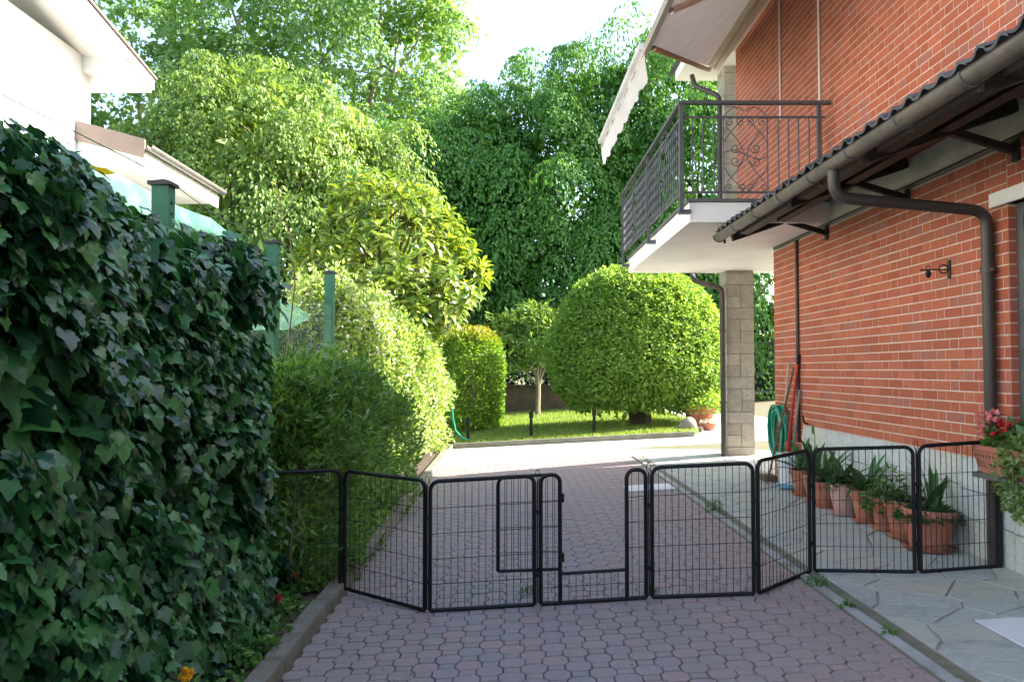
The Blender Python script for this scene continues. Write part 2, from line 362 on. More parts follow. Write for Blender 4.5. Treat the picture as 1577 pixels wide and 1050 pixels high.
# ================================================================== THE SETTING
xs = [-400, -60, -5] + list(np.linspace(-4, 9, 14)) + [60, 400]; ys = [-300, -20, 0, 20, 40, 700]
v = [(x, y, float(zg(x)) - .055) for y in ys for x in xs]; nx = len(xs)
f = [(j * nx + i, j * nx + i + 1, (j + 1) * nx + i + 1, (j + 1) * nx + i) for j in range(len(ys) - 1) for i in range(nx - 1)]
tag(MB().add(v, f).build('ground', GROUND), kind='structure')
def sheet(name, poly, dz, mat, th=.04):
    mb = MB(); n = len(poly)
    v = [(x, y, float(zg(x)) + dz) for x, y in poly] + [(x, y, float(zg(x)) + dz - th) for x, y in poly]
    mb.add(v, [tuple(range(n))] + [(i, n + i, n + (i + 1) % n, (i + 1) % n) for i in range(n)])
    return tag(mb.build(name, mat), kind='structure')
KL, KR = -1.065, 1.76
drive = sheet('driveway', [(KL - .06, -1), (KR + .05, -1), (KR + .05, 12.1), (KL - .06, 12.1)], -.012, JOINT)
# forecourt past the paving and house corner, sun glare painted into its colour
sheet('forecourt', [(KL - .06, 12.1), (3.0, 12.1), (3.0, 9.4), (14, 9.4), (14, 30), (4.0, 30), (4.0, 18), (3.6, 15.6), (3.2, 14.72), (-1.0, 14.9), (KL - .06, 14.9)], -.004, SUNPALE)
walk = sheet('sidewalk', [(1.9, -1), (3.3, -1), (3.3, 9.4), (2.999, 9.4), (2.999, 12.1), (1.9, 12.1)], -.0025, FLAGJ)
# --- pavers: octagons and small rectangles
PX, PY = .203, .184; hx, hy, rw, rh = .0615, .060, .080, .064
def inset(poly, d):
    n = len(poly); out = []
    for i in range(n):
        p0, p1, p2 = Vector(poly[i - 1]), Vector(poly[i]), Vector(poly[(i + 1) % n])
        a, b = (p1 - p0).normalized(), (p2 - p1).normalized(); na, nb = Vector((-a.y, a.x)), Vector((-b.y, b.x))
        m = (na + nb).normalized(); out.append(tuple(p1 + m * (d / max(m.dot(na), .3))))
    return out
octv = inset([(rw / 2, -hy), (hx, -rh / 2), (hx, rh / 2), (rw / 2, hy), (-rw / 2, hy), (-hx, rh / 2), (-hx, -rh / 2), (-rw / 2, -hy)], .0024); octv = [(x, y * .955) for x, y in octv]
recv = inset([(rw / 2, -rh / 2), (rw / 2, rh / 2), (-rw / 2, rh / 2), (-rw / 2, -rh / 2)], .0024); recv = [(x, y * .90) for x, y in recv]
oct_mb = MB().prism(octv, -.014, 0, .003); rec_mb = MB().prism(recv, -.014, 0, .003)
oct_me = oct_mb.mesh('paver_octagon'); rec_me = rec_mb.mesh('paver_small')
for me in (oct_me, rec_me): me.materials.append(PAVER)
cells = []
for j in range(int(12.1 / (PY / 2)) + 1):
    for i in range(-7, 11):
        y = .02 + j * PY / 2; xo = i * PX + (j % 2) * PX / 2
        cells.append((xo, y, 0)); cells.append((xo + PX / 2, y, 1))
cells = [c for c in cells if KL - .02 < c[0] < KR + .02 and c[1] < 12.03]
seen = sorted([c for c in cells if c[1] > 3.32 and abs(c[0]) < c[1] * .64], key=lambda c: c[1] + .1 * c[2])[:300]
seenset = set(seen); rest = MB()
for c in cells:
    dz = random.uniform(-.0012, .0014) - (.003 if random.random() < .06 else 0); ta, tb = random.gauss(0, .004), TILT + random.gauss(0, .004)
    loc = (c[0] + random.uniform(-.001, .001), c[1] + random.uniform(-.001, .001), float(zg(c[0])) + dz)
    if c in seenset:
        link('paver', rec_me if c[2] else oct_me, None, drive, loc, (ta, tb, random.gauss(0, .006)))
    else:
        mat = Matrix.Translation(loc) @ Matrix.Rotation(tb, 4, 'Y') @ Matrix.Rotation(ta, 4, 'X')
        src = rec_mb if c[2] else oct_mb
        rest.add([mat @ Vector(p) for p in src.v], src.f)
tag(rest.build('paver_field', PAVER, drive), kind='stuff')
# --- crazy paving flagstones (cells of a jittered grid, cut by straight joints)
def clip(poly, a, b, c):
    out = []
    for i in range(len(poly)):
        p, q = poly[i], poly[(i + 1) % len(poly)]; dp = a * p[0] + b * p[1] - c; dq = a * q[0] + b * q[1] - c
        if dp <= 0: out.append(p)
        if dp * dq < 0: t = dp / (dp - dq); out.append((p[0] + (q[0] - p[0]) * t, p[1] + (q[1] - p[1]) * t))
    return out
sites = []
yy = 2.0
while yy < 12.2:
    xx = 1.9 + random.uniform(0, .3)
    while xx < 3.1:
        sites.append((xx + random.uniform(-.16, .16), yy + random.uniform(-.16, .16))); xx += random.uniform(.22, .46)
    yy += random.uniform(.20, .36)
for i, (sx, sy) in enumerate(sites):
    po = [(1.91, 1.9), (3.06, 1.9), (3.06, 12.08), (1.91, 12.08)]
    for k, (tx, ty) in enumerate(sites):
        if k == i or abs(tx - sx) + abs(ty - sy) > 2.2: continue
        a, b = tx - sx, ty - sy; d = math.hypot(a, b); c = (a * (tx + sx) + b * (ty + sy)) / 2 - .0055 * d
        po = clip(po, a, b, c)
        if len(po) < 3: break
    if len(po) < 3: continue
    ar = abs(sum(po[q - 1][0] * po[q][1] - po[q][0] * po[q - 1][1] for q in range(len(po)))) / 2
    if ar < .012: continue
    rp = []                                    # break the straight edges a little
    for q in range(len(po)):
        p0, p1 = po[q], po[(q + 1) % len(po)]; rp.append(p0)
        L = math.hypot(p1[0] - p0[0], p1[1] - p0[1])
        if L > .12:
            for tt in (.33, .66):
                mx, my = p0[0] + (p1[0] - p0[0]) * tt, p0[1] + (p1[1] - p0[1]) * tt; e = random.uniform(0, .012)
                rp.append((mx + (sx - mx) * e / .3, my + (sy - my) * e / .3))
    if sy > 9.4: rp = [(min(x, 2.99), y) for x, y in rp]
    loc = (sx, sy, float(zg(sx)) + random.uniform(-.001, .003))
    MB().prism([(x - sx, y - sy) for x, y in rp], -.02, .004, .003).build('flagstone', FLAG, walk, loc=loc, rot=(random.gauss(0, .002), TILT, 0))
# --- kerbs
kl = MB().box(-1.164, KL - .004, -1, 14.9, -.3, .0).build('kerb_left', KERB); kl.rotation_euler = (0, 0, 0); kl.location = (0, 0, float(zg(KL)) + .066); tag(kl, kind='structure')
y = -1.0
while y < 14.8:
    L = min(.98, 14.9 - y)
    MB().prism([(-.05, 0), (.05, 0), (.05, L - .012), (-.05, L - .012)], -.15, .0, .012).build('kerb_stone', KERB, kl, loc=(-1.116 + random.uniform(-.003, .003), y, .012 + random.uniform(-.004, .004)), rot=(0, random.gauss(0, .01), random.gauss(0, .002)))
    y += .98
kr = sheet('kerb_right', [(KR - .012, -1), (1.895, -1), (1.895, 12.1), (KR - .012, 12.1)], .004, RBED)
y = 1.5
while y < 12:
    L = min(random.uniform(.9, 1.1), 12.1 - y)
    MB().prism([(-.028, 0), (.028, 0), (.028, L - .01), (-.028, L - .01)], -.03, 0, .006).build('edging_strip', RKERB, kr, loc=(KR + .028 + random.uniform(-.003, .003), y, float(zg(KR)) + .016 + random.uniform(-.003, .003)), rot=(0, TILT, 0)); 
    y += L
# --- planting bed by the left fence, lawn with its edging, boundary wall
sheet('planting_bed', [(-2.6, -1), (-1.18, -1), (-1.18, 15.9), (-2.6, 15.9)], .035, SOIL, .1)
lawn_poly = [(-1.0, 14.98), (3.2, 14.78), (3.55, 15.6), (3.95, 18), (3.95, 24.88), (-1.9, 24.88), (-1.9, 19), (-1.2, 16)]
lawn = sheet('lawn', lawn_poly, .05, LAWN, .1)
def in_poly(x, y, poly):
    ins = np.zeros(len(x), bool); n = len(poly)
    for i in range(n):
        x0, y0 = poly[i]; x1, y1 = poly[(i + 1) % n]
        cnd = ((y0 > y) != (y1 > y)) & (x < (x1 - x0) * (y - y0) / (y1 - y0 + 1e-9) + x0); ins ^= cnd
    return ins
gx = rng.uniform(-1.9, 3.95, 42000); gy = 14.9 + 12 * rng.uniform(0, 1, 42000) ** 1.3
k = in_poly(gx, gy, lawn_poly); gx, gy = gx[k], gy[k]; n = len(gx)
P = np.stack([gx, gy, zg(gx) + .045], 1); D = np.tile([0, 0, 1.], (n, 1)) + rn(n, .35); N = rn(n)
scatter('grass', blade(.16, .02, .1), P, D, N, rng.uniform(.05, .10, n), L_GRASS, None); tag(bpy.data.objects['grass'], 'short green blades of grass covering the lawn', 'grass')
edge = sheet('lawn_edging', [(-1.06, 14.88), (3.26, 14.68), (3.26, 14.77), (-1.06, 14.97)], .085, KERB, .12)

# ================================================================== BRICK HOUSE
WX = 3.02
H = empty('brick_house', (WX, 5, .16), 'two storey red brick house with balcony and grey stone plinth', 'house')
def hb(mb, name, mat, parent=None, smooth=False):
    me = mb.mesh(name, smooth); o = bpy.data.objects.new(name, me); COL.objects.link(o)
    if mat: me.materials.append(mat)
    p = parent or H; o.parent = p
    o.matrix_parent_inverse = Matrix.Translation(-Vector(H.location)) if p is H else Matrix.Identity(4)
    return o
OY0, OY1, OZ0, OZ1 = 3.3, 4.966, .735, 2.37      # window opening
MX = WX + .0028
wm = MB().box(MX, 3.4, OY1 + .004, 9.424, -.1, 2.746).box(MX, 3.4, -6, OY0, -.1, 2.746).box(MX, 3.4, OY0, OY1 + .004, OZ1, 2.746).box(MX, 3.4, OY0, OY1 + .004, -.1, OZ0)
wm.box(3.4, 10, -6, 9.424, -.1, 2.746).box(MX, 10, -6, 10.93, 2.955, 5.66)
wall = hb(wm, 'wall', MORTAR)
CH, LS, LH, JT = .0714, .232, .113, .0090
def brick_mb(L, h, depth=.05):
    a, b = L / 2, h / 2; e = .0012
    v = [(0, -a + e, -b + e), (0, a - e, -b + e), (0, a - e, b - e), (0, -a + e, b - e), (e, -a, -b), (e, a, -b), (e, a, b), (e, -a, b), (depth, -a, -b), (depth, a, -b), (depth, a, b), (depth, -a, b)]
    f = [(3, 2, 1, 0)] + [(i, (i + 1) % 4, 4 + (i + 1) % 4, 4 + i) for i in range(4)] + [(4 + i, 4 + (i + 1) % 4, 8 + (i + 1) % 4, 8 + i) for i in range(4)]
    return MB().add(v, f)
bricks = []                                     # (y centre, z centre, length)
def courses(y0, y1, z0, z1, skip=None):
    nz = int(round((z1 - z0) / CH))
    for c in range(nz):
        z = z0 + (c + .5) * CH; y = y0 - random.choice((0, .012)) - (c % 2) * (LS + LH) / 2 * 1.0; s = c % 2 == 0
        y = y0 - (.1725 if c % 2 else 0); s = True
        while y < y1:
            L = LS if s else LH
            a, b = max(y, y0), min(y + L, y1)
            if b - a > .03 and not (skip and skip((a + b) / 2, z)): bricks.append(((a + b) / 2, z, b - a - JT))
            y += L; s = not s
courses(OY1, 9.43, .786, 2.746)
courses(8.46, 9.43, .16, .786)
courses(2.4, OY1, 2.46, 2.746)
courses(1.5, 10.93, 2.962, 5.66)
def px(x, y, z):
    c, s = math.cos(R(1.997)), math.sin(R(1.997)); d = y * c + (z - EYE) * s; u = -y * s + (z - EYE) * c
    return 788.5 + 1262 * x / d, 525 - 1262 * u / d
def shown(b):
    X, Y = px(WX, b[0], b[1]); 
    return X < 1570 and 8 < Y < 1040 and (b[1] < 2.6 or b[1] > 3.1 + (7.9 - b[0]) * .0) and not (b[1] > 2.6 and Y > 569 - .60 * (X - 790))
order = sorted([b for b in bricks if shown(b)], key=lambda b: -b[2] / b[0] ** 3)
top = set(order[:300]); mesh_of = {}
field = MB()
for b in bricks:
    L = round(b[2], 3); off = random.uniform(-.0008, .0008)
    if b in top:
        if L not in mesh_of:
            mesh_of[L] = brick_mb(L, CH - JT).mesh('brick'); mesh_of[L].materials.append(BRICK)
        o = bpy.data.objects.new('brick', mesh_of[L]); COL.objects.link(o); o.parent = wall; o.location = (WX + off, b[0], b[1])
    else:
        q = brick_mb(b[2], CH - JT); field.add([(p[0] + WX + off, p[1] + b[0], p[2] + b[1]) for p in q.v], q.f)
tag(hb(field, 'brick_field', BRICK, wall), kind='stuff')
# brick returns in the window jamb
for c in range(22):
    z = .786 + (c + .5) * CH
    if z > OZ1: break
    q = MB().box(WX + .004 + (.0 if c % 2 else .0), WX + .0495, OY1 - .003, OY1 + .05, z - (CH - JT) / 2, z + (CH - JT) / 2)
    hb(q, 'brick', BRICK, wall)
# window
win = hb(MB().box(WX + .05, WX + .11, OY0, OY0 + .07, OZ0, OZ1).box(WX + .05, WX + .11, OY1 - .075, OY1 - .004, OZ0, OZ1).box(WX + .05, WX + .11, OY0 + .07, OY1 - .075, OZ1 - .08, OZ1).box(WX + .05, WX + .11, OY0 + .07, OY1 - .075, OZ0, OZ0 + .08).box(WX + .05, WX + .105, 4.09, 4.17, OZ0 + .08, OZ1 - .08), 'window_frame', FRAMEM)
hb(MB().box(WX + .075, WX + .09, OY0 + .07, 4.09, OZ0 + .08, OZ1 - .08), 'pane', GLASS, win); hb(MB().box(WX + .075, WX + .09, 4.17, OY1 - .075, OZ0 + .08, OZ1 - .08), 'pane', GLASS, win)
hb(MB().box(WX - .022, WX + .12, 2.9, 5.12, OZ1 + .0, 2.458), 'lintel', WHITE)
hb(MB().box(WX - .20, WX + .12, 2.9, 5.05, .708, .737), 'window_sill', STONE)
# plinth of large stone slabs
pl = hb(MB().box(WX - .004, WX + .02, -6, 8.44, -.1, .783), 'plinth', FLAGJ)
y = 2.0; 
while y < 8.43:
    L = min(random.choice((.42, .5, .58)), 8.44 - y)
    zs = [.10, .36 + random.uniform(-.03, .05), .577 + random.uniform(-.02, .02), .785]
    if random.random() < .5: zs.pop(2)
    for a, b in zip(zs, zs[1:]):
        e = random.uniform(0, .004)
        q = MB().prism([(y + .003, a + .003), (y + L - .003, a + .003), (y + L - .003, b - .003), (y + .003, b - .003)], 0, .03, .003)
        q.v = [(WX - p[2] + .006 - e, p[0], p[1]) for p in q.v]; q.f = [tuple(reversed(t)) for t in q.f]
        hb(q, 'stone_slab', PLINTH, pl)
    y += L
# floor slab, balcony, soffit, roof
hb(MB().box(WX - .012, 3.3, -6, 7.70, 2.752, 2.958), 'floor_band', CREAM)
slab = hb(MB().box(1.68, 10, 7.706, 11.78, 2.752, 2.94), 'balcony_slab', WHITE)
hb(MB().box(1.655, WX - .004, 7.68, 11.8, 2.944, 2.972), 'slab_edging', STONE, slab)
hb(MB().box(2.44, 10.6, -6.5, 12.1, 5.665, 5.80), 'eaves_soffit', WHITE)
ry = [(-6.6, 2.36), (12.2, 2.36)]
hb(MB().add([(2.36, -6.6, 5.80), (10.7, -6.6, 5.80), (10.7, 12.2, 5.80), (2.36, 12.2, 5.80), (6.5, -3.0, 7.2), (6.5, 8.5, 7.2)], [(0, 3, 5, 4), (1, 4, 5, 2), (0, 4, 1), (3, 2, 5), (0, 1, 2, 3)]), 'roof', TILE)
# pillar of split blocks, both storeys
def pillar(z0, z1, name):
    core = hb(MB().box(3.028, 3.39, 11.505, 11.86, z0, z1), name, BLOCKJ)
    x0, x1, y0, y1, h = 3.02, 3.40, 11.495, 11.87, .162
    z = z0; c = 0
    def blk(a, b, za, zb):
        if zb - za < .03: return
        e = random.uniform(0, .006)
        q = MB().box(a + .004, b - .004, y0 - e, y1 + e, za + .004, zb - .004) if (a == x0 and b == x1) else MB().box(a + .004, b - .004, y0 - e, y0 + .12, za + .004, zb - .004)
        if a == x0: q.v = [(p[0] - (.008 + e if p[0] < (a + b) / 2 else 0), p[1], p[2]) for p in q.v]
        hb(q, 'block', BLOCK, core)
        if a == x0 and b != x1: hb(MB().box(a - .004 - e, a + .1, y0 + .126, y1, za + .004, zb - .004), 'block', BLOCK, core)
    while z < z1 - .02:
        if c % 2 == 0: blk(x0, x1, z, min(z + h, z1)); z += h
        else:
            m = (x0 + x1) / 2 + random.uniform(-.02, .02); zb, zm = min(z + 2 * h, z1), min(z + h, z1)
            if c % 4 == 1: blk(x0, m, z, zm); blk(x0, m, zm, zb); blk(m, x1, z, zb)
            else: blk(x0, m, z, zb); blk(m, x1, z, zm); blk(m, x1, zm, zb)
            z += 2 * h
        c += 1
pillar(.12, 2.75, 'pillar'); pillar(2.975, 5.663, 'pillar')
# balcony railing
RX, RY0, RY1 = 1.60, 7.68, 11.75; RB, R2, RT = 3.03, 3.745, 3.885
rl = MB()
rl.box(RX - .026, RX + .026, RY0 - .026, RY1, RT - .018, RT + .012); rl.box(RX + .026, WX - .01, RY0 - .026, RY0 + .026, RT - .018, RT + .012)
for z in (R2, RB): rl.box(RX - .008, RX + .008, RY0, RY1, z - .010, z + .010); rl.box(RX + .008, WX - .06, RY0 - .008, RY0 + .008, z - .010, z + .010)
for (x, yv) in ((RX, RY0), (RX, 9.55), (RX, RY1), (2.905, RY0)):
    z0 = 2.86 if x == RX else 2.975
    rl.box(x - .019, x + .019, yv - .019, yv + .019, z0, RT - .019)
for yv in (7.72, 9.55, 11.7): rl.box(RX - .02, RX + .09, yv - .03, yv + .03, 2.83, 2.87)
rail = hb(rl, 'railing', IRON)
bal_me = MB().tube([(0, 0, RB - 0 + (R2 - RB) * i / 20) for i in range(21)], .0078, 4, True, .5).mesh('baluster'); bal_me.materials.append(IRON)
def baluster(x, y):
    o = bpy.data.objects.new('baluster', bal_me); COL.objects.link(o); o.parent = rail; o.location = (x, y, 0)
def spiral(cx, cz, r, a0, turns, s): 
    return [(cx + s * r * (1 - t * .8) * math.cos(a0 + t * turns * 2 * math.pi), cz + r * (1 - t * .8) * math.sin(a0 + t * turns * 2 * math.pi)) for t in np.linspace(0, 1, 14)]
def scroll(u0, u1, to3):
    """a scrollwork field between two bars; u along the railing, z up"""
    mb = MB(); c = (u0 + u1) / 2; wd = (u1 - u0) / 2; zm = (RB + R2) / 2; hh = (R2 - RB) / 2
    paths = []
    for s in (-1, 1):
        for t in (-1, 1):
            st = [(c + s * (wd * (.93 - .75 * k) ), zm + t * hh * (.62 - .5 * k) ) for k in np.linspace(0, 1, 6)]
            paths.append([(c + s * wd * .98, zm + t * hh * .35)] + [(c + s * wd * (.98 - .90 * k ** 1.3), zm + t * hh * (.35 + .6 * k)) for k in np.linspace(.1, 1, 7)])
            paths.append([(c + s * wd * .05, zm + t * hh * .02)] + [(c + s * wd * (.05 + .85 * k ** 1.4), zm + t * hh * (.02 + .72 * k)) for k in np.linspace(.1, 1, 7)])
            paths.append(spiral(c + s * wd * .48, zm + t * hh * .17, wd * .27, math.pi if s > 0 else math.pi, 1.25, s))
            paths.append(spiral(c + s * wd * .80, zm + t * hh * .86, wd * .20, math.pi / 2 * t, 1.25, s))
            paths.append(spiral(c + s * wd * .22, zm + t * hh * .86, wd * .20, math.pi / 2 * t, 1.25, -s))
    paths.append([(u0, zm + .02), (u0 + wd * .35, zm + .05), (c, zm), (u1 - wd * .35, zm - .05), (u1, zm - .02)])
    for s in (-1, 1): paths.append([(c + s * wd * (1.0 - .95 * k), R2 + .012 + .085 * math.sin(k * 2.6)) for k in np.linspace(0, 1, 7)])
    for p in paths: mb.tube([to3(u, z) for u, z in p], .0052, 5)
    hb(mb, 'scroll_panel', IRON, rail)
for x in (1.705, 1.805, 1.91, 2.0, 2.415, 2.52, 2.615, 2.71, 2.81): baluster(x, RY0)
scroll(2.008, 2.407, lambda u, z: (u, RY0, z))
yv = RY0 + .10; k = 0
while yv < RY1 - .05:
    baluster(RX, yv); yv += .10
    if abs(yv - 8.5) < .06 or abs(yv - 10.5) < .06:
        scroll(yv - .09, yv + .33, lambda u, z: (RX, u, z)); yv += .34
# pipes that belong to the house
def pipe(pts, r, name, mat, collars=()):
    p = hb(MB().tube(pts, r, 12), name, mat, None, True)
    for c in collars: hb(MB().tube([(c[0], c[1], c[2] - .018), (c[0], c[1], c[2] + .018)], r * 1.22, 12), 'pipe_collar', mat, p, True)
    return p
def bend(pts, rad=.08, n=6):
    out = [Vector(pts[0])]
    for a, b, c in zip(pts, pts[1:], pts[2:]):
        a, b, c = Vector(a), Vector(b), Vector(c); d1 = (a - b).normalized(); d2 = (c - b).normalized()
        p, q = b + d1 * rad, b + d2 * rad
        for i in range(n + 1): t = i / n; out.append(p * (1 - t) ** 2 + b * 2 * t * (1 - t) + q * t * t)
    out.append(Vector(pts[-1])); return out
pipe(bend([(2.62, 11.9, 2.74), (2.62, 11.7, 2.62), (2.945, 11.45, 2.50), (2.945, 11.45, .14)], .09), .036, 'downpipe', BROWN, [(2.945, 11.45, 1.9), (2.945, 11.45, .9)])
pipe(bend([(2.60, 11.7, 5.6), (2.62, 11.62, 5.42), (2.93, 11.45, 5.22), (2.93, 11.45, 2.98)], .09), .036, 'downpipe', BROWN, [(2.93, 11.45, 4.6)])
pipe([(WX - .014, 7.92, 2.98), (WX - .014, 7.92, 5.66)], .012, 'white_conduit', WPIPE)
pipe([(WX - .014, 9.08, 4.15), (WX - .014, 9.08, 5.66)], .011, 'white_conduit', WPIPE)
pipe([(WX - .018, 8.61, .6), (WX - .018, 8.61, 2.74)], .017, 'thin_pipe', BROWN)
pipe([(WX - .03, 3.0, 2.735), (WX - .03, 9.3, 2.735)], .016, 'wall_conduit', BROWN)

# ================================================================== LEAN-TO CANOPY
C = empty('lean_to_canopy', (2.0, 5.5, 2.6), 'tiled lean-to canopy with brown gutter fixed to the brick wall', 'canopy')
def cb(mb, name, mat, parent=None, smooth=False):
    me = mb.mesh(name, smooth); o = bpy.data.objects.new(name, me); COL.objects.link(o); me.materials.append(mat)
    p = parent or C; o.parent = p
    if p is C: o.matrix_parent_inverse = Matrix.Translation(-Vector(C.location))
    return o
GY0, GY1 = 2.4, 7.90; ROOFA = math.atan2(.36, 1.0)
def rz(x): return 2.655 + (x - 2.0) * .345
gm = MB(); prof = [(2.0 + .054 * math.cos(a), 2.645 + .054 * math.sin(a)) for a in np.linspace(math.pi, 2 * math.pi, 12)]
prof = [(prof[0][0] - .008, prof[0][1] + .004)] + prof + [(p[0] * .06 + 1.88 + .0, p[1]) for p in []]
inn = [(2.0 + .050 * math.cos(a), 2.647 + .050 * math.sin(a)) for a in np.linspace(2 * math.pi, math.pi, 12)]
loop = prof + inn; n = len(loop)
v = [(x, GY0, z) for x, z in loop] + [(x, GY1, z) for x, z in loop]
gut = cb(gm.add(v, [(i, (i + 1) % n, n + (i + 1) % n, n + i) for i in range(n)]).add([(x, GY1 + .002, z) for x, z in prof], [tuple(range(len(prof)))]), 'gutter', GUTTER, None, True)
for yv in np.arange(2.9, 7.9, .62):
    cb(MB().tube([(2.0 + .057 * math.cos(a), yv, 2.645 + .057 * math.sin(a)) for a in np.linspace(math.pi * .96, 2 * math.pi, 14)], .005, 5), 'gutter_strap', IRON, gut)
    cb(MB().obox((2.06, yv + .04, 2.58), (2.06, yv + .04, 2.63), .02, .02, (1, 0, 0)), 'strap_clip', GUTTER, gut)
# tiles: S-profile, four rows
tp = .155; tn = 9
def tile_mb():
    mb = MB(); vv = []; L = .36
    for s, z in ((0, .0), (L, .028)):
        pass
    pts = [(u * tp - tp / 2, .019 * math.cos((u - .28) * 2 * math.pi * 1.0) * (1 if abs(u - .28) < .32 else .45)) for u in np.linspace(0, 1.06, tn)]
    for th in (0, -.014):
        for d in (0, L):
            vv += [(d, y, h + th + (.016 if d == 0 else 0)) for y, h in pts]
    ff = []
    for i in range(tn - 1):
        ff += [(i, i + 1, tn + i + 1, tn + i)[::-1], (2 * tn + i, 2 * tn + i + 1, 3 * tn + i + 1, 3 * tn + i), (i, i + 1, 2 * tn + i + 1, 2 * tn + i)]
    return mb.add(vv, ff)
tme = tile_mb().mesh('roof_tile', True); tme.materials.append(TILE)
for r in range(3):
    yv = 2.5
    while yv < 7.9:
        o = bpy.data.objects.new('roof_tile', tme); COL.objects.link(o); o.parent = C
        o.location = Vector((1.965 + r * .335, yv, rz(1.965 + r * .335) + .036 + random.uniform(-.007, .008))) - Vector(C.location)
        o.rotation_euler = (0, -math.atan(.345) + random.gauss(0, .012), random.gauss(0, .03)); yv += tp
for i, (a, b) in enumerate(zip(np.linspace(2.06, 3.0, 8), np.linspace(2.06, 3.0, 8)[1:])):
    cb(MB().add([(a + .003, GY0, rz(a) - .004), (b - .003, GY0, rz(b) - .004), (b - .003, 7.86, rz(b) - .004), (a + .003, 7.86, rz(a) - .004), (a + .003, GY0, rz(a) + .016), (b - .003, GY0, rz(b) + .016), (b - .003, 7.86, rz(b) + .016), (a + .003, 7.86, rz(a) + .016)],
       [(3, 2, 1, 0), (4, 5, 6, 7), (0, 1, 5, 4), (1, 2, 6, 5), (2, 3, 7, 6), (3, 0, 4, 7)]), 'ceiling_board', DARKWOOD)
for yv in (3.6, 4.85, 6.2, 7.80):
    cb(MB().obox((2.10, yv, rz(2.10) - .05), (WX - .02, yv, rz(WX) - .06), .075, .11), 'rafter', DARKWOOD)
    cb(MB().obox((2.62, yv, rz(2.62) - .09), (WX - .02, yv, 2.665), .04, .045), 'strut', DARKWOOD)
    cb(MB().box(WX - .022, WX - .006, yv - .03, yv + .03, 2.60, 2.735), 'wall_plate', DARKWOOD)
for x in (2.2, 2.55): cb(MB().obox((x, GY0, rz(x) - .045), (x, 7.75, rz(x) - .045), .09, .08), 'purlin', DARKWOOD)
dp = cb(MB().tube(bend([(2.0, 5.06, 2.595), (2.0, 5.06, 2.43), (2.972, 5.10, 2.35), (2.972, 5.10, .16)], .10), .036, 14), 'downpipe', BROWN, None, True)
for z in (1.98, 1.0): 
    cb(MB().tube([(2.972, 5.10, z - .02), (2.972, 5.10, z + .02)], .044, 14), 'pipe_collar', BROWN, dp, True)
    cb(MB().obox((2.972, 5.055, z), (2.972, 5.04, z), .014, .014), 'collar_screw', GUTTER, dp)

# ================================================================== AWNING
A = empty('awning', (2.7, 8.5, 5.5), 'beige canvas awning with white scalloped valance above the balcony', 'awning')
def ab(mb, name, mat, parent=None, smooth=False):
    me = mb.mesh(name, smooth); o = bpy.data.objects.new(name, me); COL.objects.link(o); me.materials.append(mat)
    o.parent = parent or A
    if not parent: o.matrix_parent_inverse = Matrix.Translation(-Vector(A.location))
    return o
def barz(y): return 4.30 + (y - 6.36) * .0288
ab(MB().tube([(2.72, 4.6, 5.50), (2.72, 11.2, 5.52)], .05, 12), 'roller', CASS, None, True)
ab(MB().box(2.79, 2.87, 4.6, 11.2, 5.50, 5.60), 'roller_box', CASS)
for yv in (5.5, 9.3, 11.1): ab(MB().box(2.70, 2.89, yv - .03, yv + .03, 5.56, 5.662), 'bracket', CASS)
ab(MB().obox((1.25, 4.6, barz(4.6)), (1.25, 11.15, barz(11.15)), .045, .085), 'front_bar', AWBAR)
fab = MB(); nu, nv = 12, 8; vv = []
for i in range(nu + 1):
    for j in range(nv + 1):
        t = j / nv; ye = 7.45 + (11.12 - 7.45) * t; yv = 4.62 + (ye - 4.62) * i / nu
        x = 1.26 + 1.44 * t; z = barz(yv) * (1 - t) + 5.53 * t - .05 * math.sin(math.pi * t) + .006 * math.sin(yv * 5)
        vv.append((x, yv, z))
fab.add(vv, [(i * (nv + 1) + j, i * (nv + 1) + j + 1, (i + 1) * (nv + 1) + j + 1, (i + 1) * (nv + 1) + j) for i in range(nu) for j in range(nv)])
fo = ab(fab, 'fabric', AWN, None, True)
ab(MB().tube([(1.30, 7.42, barz(7.42) - .03), (2.70, 11.12, 5.47)], .028, 10), 'folding_arm', BRONZE, None, True)
ab(MB().tube([(1.30, 6.6, barz(6.6) - .02), (2.70, 8.1, 5.42)], .028, 10), 'folding_arm', CASS, None, True)
vm = MB(); vv = []; ny = 66
for i in range(ny + 1):
    yv = 7.5 + (11.15 - 7.5) * i / ny; d = .25 + .035 * abs(math.sin(i / ny * math.pi * 9)); sw = .010 * math.sin(i * .62) + .006 * math.sin(i * 1.3)
    for q in range(4): vv.append((1.225 + sw * q / 3 + .03 * (q / 3) ** 2, yv, barz(yv) + .04 - (d + .05) * q / 3))
vm.add(vv, [(i * 4 + j, i * 4 + j + 1, (i + 1) * 4 + j + 1, (i + 1) * 4 + j) for i in range(ny) for j in range(3)])
ab(vm, 'valance', VAL, None, True)
ab(MB().obox((1.215, 7.55, barz(7.55) + .045), (1.215, 11.16, barz(11.16) + .045), .06, .05), 'valance_rail', VAL)

